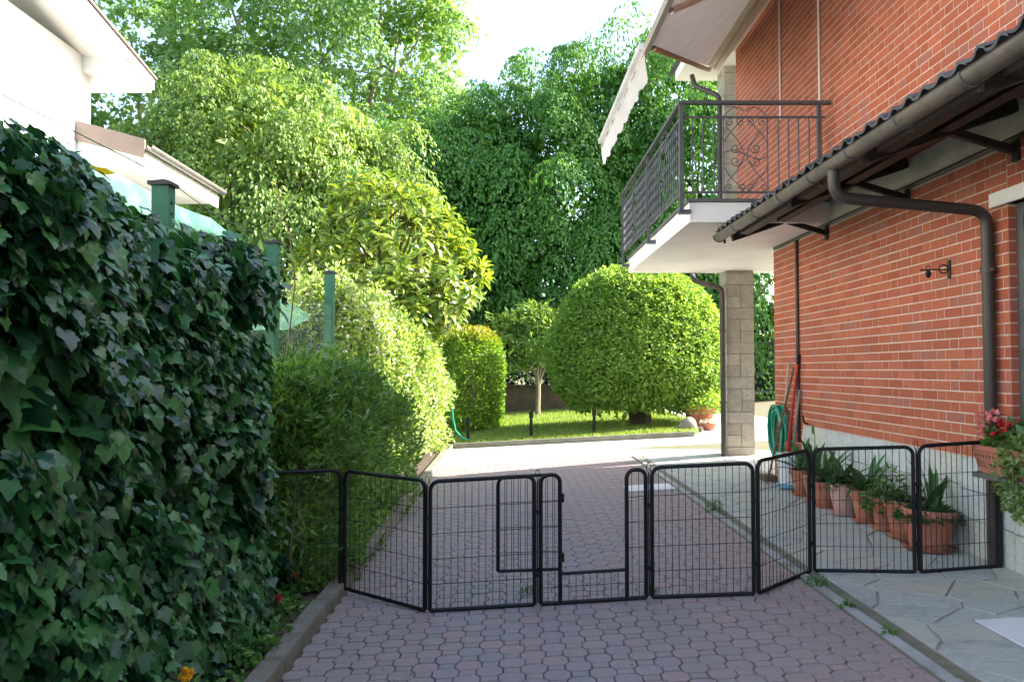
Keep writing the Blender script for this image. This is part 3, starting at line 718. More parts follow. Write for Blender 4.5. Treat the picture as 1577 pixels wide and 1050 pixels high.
# ================================================================== PET PLAYPEN
PP = empty('pet_playpen', (.79, 4.78, .04), 'black metal wire pet playpen zigzagging across the driveway', 'pet fence')
posts = [(-1.66, 5.05), (-1.075, 5.26), (-.49, 4.76), (.148, 4.767), (.794, 4.785), (1.404, 4.74), (1.872, 5.17), (2.455, 5.0), (2.995, 5.03)]
hgt = [.745, .745, .735, .735, .735, .75, .75, .755, .755]
def pb(mb, name, mat, parent=None, smooth=False):
    me = mb.mesh(name, smooth); o = bpy.data.objects.new(name, me); COL.objects.link(o); me.materials.append(mat)
    o.parent = parent or PP
    if not parent: o.matrix_parent_inverse = Matrix.Translation(-Vector(PP.location))
    return o
TR = .0120
def arch(p, q, z0p, z0q, h, a, b, zb, zt, mb, rad=.05, bottom=True, tr=TR):
    """rounded frame between fractions a..b of the panel, heights zb..zt"""
    def at(u, z): return (p[0] + (q[0] - p[0]) * u, p[1] + (q[1] - p[1]) * u, z0p + (z0q - z0p) * u + z)
    L = math.hypot(q[0] - p[0], q[1] - p[1]); ru = rad / L
    pts = [at(a, zb), at(a, zt - rad)] + [at(a + ru * (1 - math.cos(t)), zt - rad + rad * math.sin(t)) for t in np.linspace(.2, math.pi / 2, 5)] + [at(b - ru * (1 - math.sin(t)), zt - rad + rad * math.cos(t)) for t in np.linspace(0, math.pi / 2 - .2, 5)] + [at(b, zt - rad), at(b, zb)]
    mb.tube(pts, tr, 8)
    if bottom: mb.tube([at(a, zb), at(b, zb)], tr, 8)
    return at
for k in range(8):
    p, q = posts[k], posts[k + 1]; d = Vector((q[0] - p[0], q[1] - p[1])); L = d.length; g = .018 / L
    zp, zq = float(zg(p[0])) + .012, float(zg(q[0])) + .012
    if k == 0: zp, zq = zq + .03, zq + .03
    if k == 1: zp += .03
    h = (hgt[k] + hgt[k + 1]) / 2; mb = MB(); wm_ = MB()
    door = k == 3
    if not door:
        at = arch(p, q, zp, zq, h, g, 1 - g, 0, h, mb)
        fr = pb(mb, 'panel', BLACK, None, True)
        nv = 15
        for i in range(1, nv):
            u = g + (1 - 2 * g) * i / nv; wm_.tube([at(u, .005), at(u, h - .004)], .0024, 4, False)
        for z in (.148, .29, .435, .58): wm_.tube([at(g, z), at(1 - g, z)], .0023, 4, False)
    else:
        a1, a2 = .20, .80
        at = arch(p, q, zp, zq, h, g, a1, 0, h, mb, .045, False)
        arch(p, q, zp, zq, h, a2, 1 - g, 0, h, mb, .045, False)
        mb.tube([at(g, 0), at(1 - g, 0)], TR, 8); mb.tube([at(a1, .165), at(a2, .165)], .010, 8)
        fr = pb(mb, 'panel', BLACK, None, True)
        for i in range(1, 15):
            u = g + (1 - 2 * g) * i / 15
            zt = h - .004 if (u < a1 or u > a2) else .165
            wm_.tube([at(u, .005), at(u, zt)], .0024, 4, False)
        for z in (.148, .29, .435, .58):
            if z > .16: wm_.tube([at(g, z), at(a1, z)], .0023, 4, False); wm_.tube([at(a2, z), at(1 - g, z)], .0023, 4, False)
        wm_.tube([at(g, .09), at(1 - g, .09)], .0023, 4, False)
        # door leaf folded back through 180 degrees behind the next panel
        hx_, hy_ = at(a1, 0)[0], at(a1, 0)[1]; bx, by = -.083, 4.83
        dm = MB(); zd = float(zg(-.05))
        at2 = arch((bx, by), (hx_, hy_ + .03), float(zg(bx)) + .012, float(zg(hx_)) + .012, h, 0.0, 1.0, .185, h - .004, dm, .05, True, .010)
        leaf = pb(dm, 'door_leaf', BLACK, None, True); wl = MB()
        for i in range(1, 9): wl.tube([at2(i / 9, .185), at2(i / 9, h - .006)], .0024, 4, False)
        for z in (.29, .435, .58): wl.tube([at2(0, z), at2(1, z)], .0023, 4, False)
        pb(wl, 'wire_mesh', WIRE, leaf)
        for z in (.26, .60):
            c = at(a1, z); pb(MB().box(c[0] + .010, c[0] + .024, c[1] - .014, c[1] + .014, c[2] - .025, c[2] + .025), 'hinge', BLACK, leaf)
    pb(wm_, 'wire_mesh', WIRE, fr)
for k in range(1, 8):                           # connecting pins with a wire eye on top
    p = posts[k]; z = float(zg(p[0])) + .02; ht = hgt[k]
    pin = pb(MB().tube([(p[0], p[1], z), (p[0], p[1], z + ht - .03)], .0045, 6).tube([(p[0] + .012 * math.cos(a), p[1], z + ht + .0 + .028 * math.sin(a)) for a in np.linspace(-1.6, 4.7, 12)], .002, 5), 'hinge_pin', BLACK)
    for zz in (.16, .52): pb(MB().box(p[0] - .009, p[0] + .009, p[1] - .016, p[1] + .016, z + zz - .012, z + zz + .012), 'hinge_loop', BLACK, pin)

# ================================================================== FLOOR COVERS, WALL LAMP, TOOLS, BUCKET
def cover(x0, x1, y0, y1, label):
    o = empty('inspection_cover', (x0, y0, float(zg(x0))), label, 'cover')
    zc = lambda x: float(zg(x)) + .010
    for nm, e, dz, m in (('cover_frame', 0, 0, RKERB), ('cover_plate', .015, .005, LID)):
        q = MB().prism([(x0 + e, y0 + e), (x1 - e, y0 + e), (x1 - e, y1 - e), (x0 + e, y1 - e)], -.02, dz, .002); q.v = [(p[0], p[1], p[2] + zc(p[0])) for p in q.v]
        ob = q.build(nm, m); ob.parent = o; ob.matrix_parent_inverse = Matrix.Translation(-Vector(o.location))
cover(2.26, 2.78, 3.66, 4.09, 'white square cover plate set in the flagstones nearest the camera')
cover(1.22, 1.75, 8.72, 9.16, 'pale cover plate in the pavers beyond the wire playpen')
wl_ = empty('wall_lamp', (WX, 5.63, 2.05), 'small black wrought iron wall bracket lamp on the bricks', 'wall lamp')
def sub(root, mb, name, mat, smooth=True, parent=None):
    me = mb.mesh(name, smooth); o = bpy.data.objects.new(name, me); COL.objects.link(o); me.materials.append(mat)
    o.parent = parent or root
    if not parent: o.matrix_parent_inverse = Matrix.Translation(-Vector(root.location))
    return o
sub(wl_, MB().box(WX - .012, WX - .001, 5.615, 5.645, 1.985, 2.115), 'back_plate', M('mossy_iron_plate', (.05, .06, .035), (.04, .045, .03), 20, .7), False)
sub(wl_, MB().tube([(WX - .01, 5.63, 2.05), (WX - .205, 5.63, 2.045)], .005, 6).tube([(WX - .045 + .03 * math.cos(a), 5.63, 2.052 + .03 * math.sin(a)) for a in np.linspace(0, 6.6, 16)], .0045, 5), 'bracket_arm', BLACK)
sub(wl_, MB().tube([(WX - .15 + .014 * math.cos(a), 5.63, 2.06 + .018 * math.sin(a)) for a in np.linspace(0, 6.3, 10)], .003, 5).lathe([(.004, .0), (.016, -.008), (.02, -.03), (.012, -.05), (.003, -.055)], 10, (WX - .15, 5.63, 2.045)), 'lamp_holder', BLACK)

hz = empty('garden_hose', (WX - .05, 9.1, .42), 'coiled green garden hose hanging on the house corner', 'hose')
hp = []
for i in range(11 * 22):
    a = i / 22 * 2 * math.pi; t = i / (11 * 22); k = i // 22
    r1 = .22 + .05 * math.sin(k * 2.3); r2 = .27 + .03 * math.cos(k * 1.7)
    hp.append((WX - .05 - .018 * (k % 4) - .012 * math.sin(a + k), 9.1 + r1 * math.sin(a) + .03 * math.sin(k * 1.1), .67 + r2 * math.cos(a) + .012 * math.sin(k * 3.1)))
sub(hz, MB().tube(hp, .0115, 7), 'hose_coil', HOSE)
sub(hz, MB().obox((WX - .005, 9.1, .93), (WX - .12, 9.1, .95), .03, .02), 'hook', IRON, False)
sub(hz, MB().lathe([(.012, -.04), (.018, -.03), (.018, .03), (.01, .045)], 10, (WX - .08, 8.80, .55)), 'hose_connector', REDP)
def tool(name, p0, p1, r, mat, label, head=None, hm=None, tip=None):
    o = empty(name, p0, label, 'garden tool')
    sub(o, MB().tube([p0, p1], r, 8), 'handle', mat)
    if head: sub(o, head, 'head', hm, False)
    if tip: sub(o, MB().tube([p1, (Vector(p1) + (Vector(p1) - Vector(p0)).normalized() * .10)], r * 1.3, 8), 'grip', tip)
zf = lambda x: float(zg(x)) + .01
tool('garden_stick', (WX - .12, 8.95, zf(2.9)), (WX - .03, 8.86, 1.44), .011, PALEW, 'pale straight stick leaning behind the hose coil')
tool('broom', (WX - .22, 8.98, zf(2.8) + .05), (WX - .03, 8.70, 1.38), .012, BRNW, 'brown handled broom leaning across the hose coil', MB().box(WX - .30, WX - .16, 8.86, 9.10, zf(2.8), zf(2.8) + .06), BRNW)
tool('rake', (WX - .14, 8.72, zf(2.88) + .03), (WX - .03, 8.58, 1.42), .014, REDP, 'red handled rake leaning beside the thin wall pipe', MB().box(WX - .17, WX - .12, 8.56, 8.88, zf(2.88), zf(2.88) + .03), GREYM, BLACK)
tool('shovel', (WX - .10, 8.64, zf(2.9) + .1), (WX - .025, 8.54, 1.15), .014, GREYM, 'grey metal handled shovel right of the red rake', MB().box(WX - .14, WX - .125, 8.54, 8.74, zf(2.9), zf(2.9) + .22), GREYM)
hk = empty('wall_tap', (WX, 8.36, .8), 'small black tap with white tube at plinth end', 'tap')
sub(hk, MB().tube([(WX - .0, 8.38, .80), (WX - .05, 8.36, .83), (WX - .07, 8.33, .89)], .010, 6), 'lever', BLACK)
sub(hk, MB().tube([(WX - .045, 8.37, .80), (WX - .06, 8.38, .6), (WX - .05, 8.38, .35)], .006, 6), 'tube', WPIPE)
bk = empty('bucket', (2.82, 8.38, zf(2.82)), 'white plastic bucket with blue foot behind the playpen', 'bucket')
sub(bk, MB().lathe([(0, .004), (.098, .004), (.104, .03), (.112, .34), (.118, .345), (.118, .355), (.106, .355), (.10, .05), (0, .04)], 24, tuple(bk.location)), 'body', BUCKET)
sub(bk, MB().lathe([(.1005, .002), (.107, .006), (.1085, .045), (.1055, .05)], 24, tuple(bk.location)), 'foot_band', BLUE)
sub(bk, MB().tube([(2.82 + .12 * math.cos(a), 8.38 - .02, zf(2.82) + .34 - .1 * math.sin(a)) for a in np.linspace(0, math.pi, 12)], .004, 5), 'handle', GREYM)

# ================================================================== POTTED PLANTS ALONG THE WALL
def strap(L, wd, arch_, n=7):
    v = []; 
    for i in range(n):
        t = i / (n - 1); a = arch_ * t; y = L * (math.sin(a) / arch_ if arch_ > .01 else t); z = L * ((1 - math.cos(a)) / arch_ if arch_ > .01 else 0)
        ww = wd * (math.sin(math.pi * (.12 + .88 * t)) ** .6 if t < .999 else .05) * .5
        v += [(-ww, y, -z + ww * .35), (0, y, -z), (ww, y, -z + ww * .35)]
    f = []
    for i in range(n - 1):
        for j in (0, 1): f.append((3 * i + j, 3 * i + j + 1, 3 * i + 4 + j, 3 * i + 3 + j))
    return MB().add(v, f)
STRAPS = []
for (L, wd, a) in ((.42, .05, .5), (.36, .045, 1.1), (.46, .055, .9), (.30, .04, 1.6), (.38, .06, .2)):
    me = strap(L, wd, a).mesh('leaf', True); me.materials.append(L_POT); STRAPS.append(me)
def pot_parts(o, r, h, mat, saucer=True):
    c = (0, 0, 0)
    def lp(prof, name, m, par=None):
        me = MB().lathe(prof, 28).mesh(name, True); ob = bpy.data.objects.new(name, me); COL.objects.link(ob); me.materials.append(m); ob.parent = par or o; return ob
    z0 = .02 if saucer else .0
    p = lp([(0, z0), (r * .62, z0), (r * .64, z0 + .012), (r * .90, h * .82), (r * .99, h * .83), (r, h * .85), (r, h * .97), (r * .97, h), (r * .86, h), (r * .85, h * .9), (0, h * .9)], 'pot', mat)
    lp([(0, h * .905), (r * .84, h * .905)], 'soil', POTSOIL, p)
    if saucer: lp([(0, .004), (r * .78, .004), (r * .92, .035), (r * .96, .035), (r * .80, 0), (0, 0)], 'saucer', mat)
    return p
def straps(o, n, h, spread, sc, r):
    for i in range(n):
        a = random.uniform(0, 6.28); e = random.uniform(*spread)
        ob = bpy.data.objects.new('leaf', random.choice(STRAPS)); COL.objects.link(ob); ob.parent = o
        ob.location = (r * .3 * math.cos(a) * random.random(), r * .3 * math.sin(a) * random.random(), h * .9)
        ob.rotation_euler = Matrix.Rotation(a, 3, 'Z').to_euler(); ob.rotation_euler = (Matrix.Rotation(a, 3, 'Z') @ Matrix.Rotation(e, 3, 'X')).to_euler()
        s = sc * random.uniform(.75, 1.1); ob.scale = (s, s, s)
def filler(o, n, r, z, h, mat, leaf=B_OVAL, size=(.03, .055), name='foliage', droop=0):
    a = rng.uniform(0, 6.28, n); q = np.sqrt(rng.uniform(0, 1, n)) * r
    P = np.stack([q * np.cos(a), q * np.sin(a), z + rng.uniform(0, h, n) * (1 - .6 * q / r) - droop * (q / r) ** 2], 1)
    D = np.stack([np.cos(a), np.sin(a), rng.uniform(-.5, .7, n)], 1) + rn(n, .4); N = np.tile([0, 0, 1.], (n, 1)) + rn(n, .4)
    V, T = inst(leaf[0], leaf[1], P, D, N, rng.uniform(size[0], size[1], n)); me = np_mesh(name, V, T); ob = bpy.data.objects.new(name, me); COL.objects.link(ob); me.materials.append(mat); ob.parent = o; ob['kind'] = 'stuff'
pots = [  # x, y, rim radius, height, material, strap leaves, label
 (2.80, 5.56, .185, .27, TERRA, 11, 'largest terracotta pot of the row, bushy greenery under tall strap leaves'),
 (2.84, 5.95, .155, .26, TERRA, 10, 'terracotta pot half hidden behind the largest pot of the row'),
 (2.83, 6.24, .125, .24, TERRA, 0, 'terracotta pot with trailing feathery green plant, third in the row'),
 (2.82, 6.56, .120, .25, TERRA, 13, 'terracotta pot with dark strap leaves right of the pink pot'),
 (2.78, 6.90, .135, .26, PINKPOT, 14, 'pale pink pot with strap leaves in the row by the plinth'),
 (2.77, 7.28, .12, .23, TERRA, 12, 'orange terracotta pot just left of the pale pink pot'),
 (2.81, 7.62, .12, .24, TERRA, 12, 'terracotta pot second from the bucket end of the row'),
 (2.80, 7.95, .11, .25, TERRA, 12, 'terracotta pot nearest the white bucket'),
]
for i, (x, y, r, h, m, ns, lab) in enumerate(pots):
    o = empty('potted_plant', (x, y, float(zg(x)) + .006), lab, 'potted plant', 'potted plants along the plinth'); o.rotation_euler = (0, TILT, random.uniform(0, 6))
    pot_parts(o, r, h, m)
    if i == 0: straps(o, ns, h, (.8, 1.45), .95, r); filler(o, 620, r * 1.08, h * .88, .10, L_POT, B_OVAL, (.03, .05), droop=.05)
    elif i == 1: straps(o, ns, h, (.3, 1.2), 1.0, r); filler(o, 160, r, h * .88, .08, L_POT, B_FAT)
    elif i == 2: filler(o, 520, r * 1.3, h * .9, .30, L_HERB, B_SLIM, (.04, .08), droop=.10)
    else: straps(o, ns + 7, h, (.5, 1.45), .92, r)
    if i == 4: filler(o, 200, r * .9, h * .9, .10, L_POT, B_FAT, (.04, .07))
# a flower bud on a stalk above the far pots
fl = [o for o in bpy.data.objects if o.get('label', '').startswith('terracotta pot second')][0]
ob = MB().tube([(0, 0, .2), (.01, .01, .62)], .004, 5).lathe([(.002, .60), (.014, .63), (.013, .67), (.003, .70)], 8).build('flower_stalk', L_HERB); ob.parent = fl

# window box with geraniums and trailing greenery on the sill
fb = empty('flower_box', (2.93, 4.55, .737), 'terracotta flower box of red and pink geraniums on the window sill', 'flower box')
def ribbed_box():
    mb = MB(); nseg = 26; prof = [(.070, 0), (.070, .03), (.075, .032), (.098, .135), (.108, .137), (.110, .165), (.098, .168), (.090, .13)]
    hl = .49
    for k, (wd, z) in enumerate(prof):
        pass
    v = []
    for wd, z in prof:
        dl = (wd - .07)
        ring = [(-wd, -hl - dl), (wd, -hl - dl), (wd, hl + dl), (-wd, hl + dl)]
        v += [(x, y, z) for x, y in ring]
    f = [(3, 2, 1, 0)] + [(a * 4 + i, a * 4 + (i + 1) % 4, (a + 1) * 4 + (i + 1) % 4, (a + 1) * 4 + i) for a in range(len(prof) - 1) for i in range(4)]
    mb.add(v, f)
    for y in np.arange(-.46, .47, .035):
        mb.add([(-.0755, y, .036), (-.0755, y + .016, .036), (-.0985, y + .016, .133), (-.0985, y, .133), (-.0805, y + .004, .036), (-.0805, y + .012, .036), (-.1015, y + .012, .130), (-.1015, y + .004, .130)],
               [(4, 5, 6, 7), (0, 4, 7, 3), (1, 2, 6, 5), (3, 7, 6, 2), (0, 1, 5, 4)])
    return mb
me = ribbed_box().mesh('box'); me.materials.append(TERRA); ob = bpy.data.objects.new('box', me); COL.objects.link(ob); ob.parent = fb
me = MB().box(-.092, .092, -.5, .5, .10, .135).mesh('soil'); me.materials.append(POTSOIL); o2 = bpy.data.objects.new('soil', me); COL.objects.link(o2); o2.parent = fb
def clump(par, c, r, n, mat, leaf, size, name, up=.5):
    P = rn(n, 1.0); P = nrm(P) * (rng.uniform(.3, 1, n) ** .5)[:, None] * np.array(r) + np.array(c)
    D = (P - np.array(c)) / np.array(r) + rn(n, .5) + [0, 0, .1]; N = np.tile([0, 0, up], (n, 1)) + (P - np.array(c)) / np.array(r) + rn(n, .35)
    V, T = inst(leaf[0], leaf[1], P, D, N, rng.uniform(size[0], size[1], n)); me = np_mesh(name, V, T); o = bpy.data.objects.new(name, me); COL.objects.link(o); me.materials.append(mat); o.parent = par; o['kind'] = 'stuff'; return o
clump(fb, (0, .15, .20), (.10, .30, .11), 260, L_POT, B_FAT, (.04, .075), 'foliage')
clump(fb, (-.02, .40, .19), (.06, .06, .06), 50, L_HERB, B_FAT, (.04, .07), 'foliage')
for c, m, nn, rr in (((-.03, .30, .28), RED, 44, (.032, .035, .03)), ((-.05, .33, .22), RED, 40, (.028, .03, .035)), ((-.02, .40, .345), PINK, 50, (.05, .03, .02)), ((-.03, .515, .33), PINK, 30, (.03, .03, .03)), ((-.04, .50, .25), PINK, 26, (.025, .02, .03))):
    clump(fb, c, rr, nn, m, B_FAT, (.022, .035), 'flower_head')
tp_ = empty('trailing_plant', (2.86, 4.62, .90), 'pale green trailing plant spilling over the sill at picture edge', 'plant')
me_ = clump(tp_, (-.02, -.05, -.02), (.09, .17, .11), 500, LEAF('trailing_leaf', (.10, .19, .05), (.22, .32, .11), .3, .5), B_OVAL, (.022, .045), 'foliage')
for (yy_, zz_, n_) in ((.10, -.16, 130), (.02, -.24, 200), (-.08, -.28, 260), (-.2, -.2, 200)):
    clump(tp_, (-.05, yy_, zz_), (.045, .07, .11), n_, bpy.data.materials['trailing_leaf'], B_OVAL, (.022, .042), 'foliage')
sub(tp_, MB().tube([(2.86, 4.62, .86), (2.80, 4.6, .80), (2.79, 4.58, .6)], .004, 5), 'stem', L_HERB)

# ================================================================== LEFT SIDE: FENCE, IVY, NET, NEIGHBOUR HOUSE
FXL = -1.88
fpos = []
for i, (yv, lab) in enumerate(((2.36, 'green square fence post buried in the ivy nearest the camera'), (4.39, 'green fence post cap rising from the ivy top below the white eaves'), (6.42, 'green fence post at the far end of the ivy'), (8.43, 'green fence post beside the pale lit hedge'))):
    o = empty('fence_post', (FXL, yv, float(zg(FXL))), lab, 'fence post', 'green fence posts')
    q = MB().box(-.045, .045, -.045, .045, 0, 2.455 ).build('post', POSTG, None); q.parent = o
    q = MB().box(-.062, .062, -.062, .062, 2.457, 2.477).add([(-.05, -.05, 2.478), (.05, -.05, 2.478), (.05, .05, 2.478), (-.05, .05, 2.478), (0, 0, 2.50)], [(0, 1, 4), (1, 2, 4), (2, 3, 4), (3, 0, 4)]).build('cap', CAP, None); q.parent = o
    for zz in (2.30, 2.36):
        q = MB().box(.046, .050, -.008, .008, zz, zz + .015).build('rivet', CAP, None); q.parent = o
fw = empty('wire_fence', (FXL, 6, 0), 'green welded wire fence strung between the green posts', 'fence')
mb = MB()
for a, b in ((2.41, 4.34), (4.44, 6.37), (6.47, 8.38)):
    for z in np.arange(.05, 2.05, .15): mb.tube([(FXL + .03, a, z), (FXL + .03, b, z)], .0022, 4, False)
    for yv in np.arange(a, b, .05): mb.tube([(FXL + .027, yv, .05), (FXL + .027, yv, 2.0)], .0011, 3, False)
sub(fw, mb, 'wire_mesh', GWIRE, False)
sub(fw, MB().tube([(FXL, 2.4, 2.36)] + [(FXL, 4.39 + 4.0 * t, 2.40 - .0 * t - .06 * abs(math.sin(t * 2 * math.pi))) for t in np.linspace(0, 1, 14)] + [(FXL, 14, 2.3)], .003, 5), 'tension_wire', GWIRE)
# green shade net behind the fence
nb_ = MB(); vv = []; nn = 40
for i in range(nn + 1):
    yv = 2.5 + 6.5 * i / nn; top_ = 2.50 if yv < 6.2 else 2.47 - (yv - 6.2) * .19
    lo_ = 1.6 if yv < 6.2 else 1.6 + (yv - 6.2) * .1
    for j in range(5):
        t = j / 4; vv.append((-2.28 + .05 * math.sin(yv * 2.2 + j) + .10 * t, yv, top_ + (lo_ - top_) * t + .02 * math.sin(yv * 3)))
nb_.add(vv, [(i * 5 + j, i * 5 + j + 1, (i + 1) * 5 + j + 1, (i + 1) * 5 + j) for i in range(nn) for j in range(4)])
tag(nb_.build('shade_net', NET, None, True), 'pale green shade net hanging behind the ivy fence', 'net')

# ivy
ivy = empty('ivy_hedge', (-1.6, 3.5, float(zg(-1.6))), 'dark glossy ivy hedge covering the left fence', 'ivy')
def ivy_surface(n, inner):
    yv = rng.uniform(.9, 5.95, n); z = rng.uniform(-.06, 2.30, n)
    ymax = 5.10 + .25 * np.clip(1 - z, 0, 1) + .25 * np.clip(z - 1.7, 0, .5) + .10 * wob(np.stack([yv * 0, yv * 0, z], 1), 4, 3)
    k = yv < ymax + .05; yv, z, ymax = yv[k], z[k], ymax[k]
    P0 = np.stack([np.zeros_like(yv), yv, z], 1)
    ztop = 2.10 + .03 * wob(P0, 4.5, 5) + .045 * np.clip(3.6 - yv, 0, 3)
    k = z < ztop; yv, z, ymax, ztop, P0 = yv[k], z[k], ymax[k], ztop[k], P0[k]
    x = -1.38 - .05 * (z / 2.2) + .10 * np.clip(.9 - z, 0, .9) + .06 * wob(P0, 3.1, 1) + .06 * wob(P0, 8, 2)
    et = np.clip((ztop - z) / .28, 0, 1); ee = np.clip((ymax - yv) / .7, 0, 1)
    x = x - .34 * (1 - np.sqrt(np.clip(1 - (1 - et) ** 2, 0, 1))) - .40 * (1 - np.sqrt(np.clip(1 - (1 - ee) ** 2, 0, 1)))
    nrml = nrm(np.stack([np.ones_like(x), (1 - ee) * 1.2, (1 - et) * 1.3], 1))
    if inner: x = x - rng.uniform(.10, .26, len(x))
    else: x = x + rng.uniform(-.05, .035, len(x))
    return np.stack([x, yv, z], 1), nrml
P1, N1 = ivy_surface(20000, False); k = wob(P1, 5.5, 31) + rng.normal(0, .18, len(P1)) > -.25; P1, N1 = P1[k], N1[k]; P2, N2 = ivy_surface(8000, True)
def ivy_orient(P, N0):
    n = len(P)
    D = np.tile([.35, 0, -1.0], (n, 1)) + rn(n, .42) + N0 * .3
    N = N0 * .75 + np.tile([0, 0, .85], (n, 1)) + rn(n, .40)
    return D, N
D1, M1 = ivy_orient(P1, N1); S1 = rng.uniform(.030, .070, len(P1)) * (1 + .6 * (rng.uniform(0, 1, len(P1)) > .94))
proj_sz = S1 / P1[:, 1]; vis = (P1[:, 1] > 2.2) & (np.abs(P1[:, 0]) / P1[:, 1] < .62) & ((EYE - P1[:, 2]) / P1[:, 1] < .37)
idx = np.argsort(-(proj_sz * vis * (1 + 2.5 * (P1[:, 0] + 1.5))))[:300]; single = np.zeros(len(P1), bool); single[idx] = True
ivy_me = []
for k, (tv, tf) in enumerate(IVY):
    me = np_mesh('ivy_leaf', tv, tf); me.materials.append(L_IVY); ivy_me.append(me)
Fm = frames(D1[idx], M1[idx])
for q, i in enumerate(idx):
    o = bpy.data.objects.new('leaf', ivy_me[q % 3]); COL.objects.link(o); o.parent = ivy
    m4 = Matrix(Fm[q].tolist()).to_4x4(); m4 = Matrix.Translation(Vector(P1[i]) - Vector(ivy.location)) @ m4 @ Matrix.Scale(float(S1[i]), 4)
    o.matrix_local = m4
k3 = rng.integers(0, 3, len(P1))
Vs, Ts, off = [], [], 0
for k in range(3):
    s = (~single) & (k3 == k); V, T = inst(*IVY[k], P1[s], D1[s], M1[s], S1[s]); Vs.append(V); Ts.append(T + off); off += len(V)
P2b, N2b = ivy_surface(7000, True); P2b[:, 0] -= .14; P2 = np.concatenate([P2, P2b]); N2 = np.concatenate([N2, N2b])
D2, M2 = ivy_orient(P2, N2); V, T = inst(*IVY[0], P2, D2, M2, rng.uniform(.08, .15, len(P2))); Vs.append(V); Ts.append(T + off); off += len(V)
o = link('foliage', np_mesh('ivy_foliage', np.concatenate(Vs), np.concatenate(Ts)), L_IVY, ivy); tag(o, kind='stuff')
mb = MB()
for i in range(26):
    y0 = random.uniform(1, 4.5); x0 = -1.62 + random.uniform(-.12, .03); pts = [(x0, y0, -.03)]
    for s in range(6): pts.append((pts[-1][0] + random.uniform(-.03, .01), pts[-1][1] + random.uniform(-.15, .15), pts[-1][2] + .33))
    mb.tube(pts, [.012, .011, .01, .009, .008, .006, .004], 5)
sub(ivy, mb, 'stems', BRNW)
me = np_mesh('ivy_leaf_yellow', *IVY[0]); me.materials.append(L_IVY_Y); o = bpy.data.objects.new('leaf', me); COL.objects.link(o); o.parent = ivy
o.matrix_local = Matrix.Translation(Vector((-1.55, 3.06, 2.10)) - Vector(ivy.location)) @ Matrix(frames(np.array([[.4, -.9, .1]]), np.array([[.2, .1, 1.]]))[0].tolist()).to_4x4() @ Matrix.Scale(.10, 4); o['label'] = 'yellowed leaf on top of the ivy'

# neighbour's white house
NH = empty('white_house', (-6, 8, 0), 'white rendered neighbouring house with deep white eaves at upper left', 'house')
def nbp(mb, name, mat, parent=None): return sub(NH, mb, name, mat, False, parent)
nbp(MB().box(-12, -5.6, -4, 10.78, -.4, 5.45), 'wall', NWHITE)
nbp(MB().box(-11.9, -5.62, 10.782, 13.0, -.4, 4.0), 'lower_wall', NWHITE)
def slabYZ(pts, x0, x1):
    n = len(pts); v = [(x0, y, z) for y, z in pts] + [(x1, y, z) for y, z in pts]
    return MB().add(v, [tuple(range(n)), tuple(range(2 * n - 1, n - 1, -1))] + [(i, n + i, n + (i + 1) % n, (i + 1) % n) for i in range(n)])
nbp(slabYZ([(10.50, 5.45), (11.39, 5.28), (11.39, 5.43), (10.50, 5.57), (2.0, 6.95), (2.0, 6.80)], -12.2, -5.03), 'roof_slab', NWHITE)
nbp(slabYZ([(10.55, 5.23), (11.36, 5.23), (11.36, 5.29), (10.55, 5.45)], -12.1, -5.06), 'boxed_eaves', NWHITE)
rt = nbp(slabYZ([(11.43, 5.432), (11.43, 5.462), (2.0, 6.985), (2.0, 6.952)], -12.2, -5.0), 'roof_covering', NTILE)
# low porch roof with brown verge, gutter, white fascia
def slabXZ(pts, y0, y1):
    n = len(pts); v = [(x, y0, z) for x, z in pts] + [(x, y1, z) for x, z in pts]
    return MB().add(v, [tuple(range(n - 1, -1, -1)), tuple(range(n, 2 * n))] + [(i, (i + 1) % n, n + (i + 1) % n, n + i) for i in range(n)])
nbp(slabXZ([(-5.6, 4.02), (-4.76, 4.02), (-4.76, 4.20), (-5.6, 4.42)], 10.45, 13.1), 'porch_roof', NWHITE)
nbp(slabXZ([(-5.62, 4.31), (-4.71, 4.07), (-4.71, 4.31), (-5.62, 4.56)], 10.40, 10.448), 'verge_board', NTILE)
for a in np.linspace(10.46, 12.7, 6):
    nbp(slabXZ([(-5.6, 4.43), (-4.70, 4.21), (-4.70, 4.245), (-5.6, 4.47)], a, a + .44), 'roof_tile', NTILE)
nbp(MB().box(-4.758, -4.735, 10.45, 13.12, 3.96, 4.19), 'fascia_board', NWHITE)
gp_ = [(-4.67 + .062 * math.cos(a), 4.235 + .062 * math.sin(a)) for a in np.linspace(math.pi, 2 * math.pi, 10)] + [(-4.67 + .058 * math.cos(a), 4.237 + .058 * math.sin(a)) for a in np.linspace(2 * math.pi, math.pi, 10)]
g_ = nbp(slabXZ(gp_, 10.42, 13.16), 'gutter', NGUT)

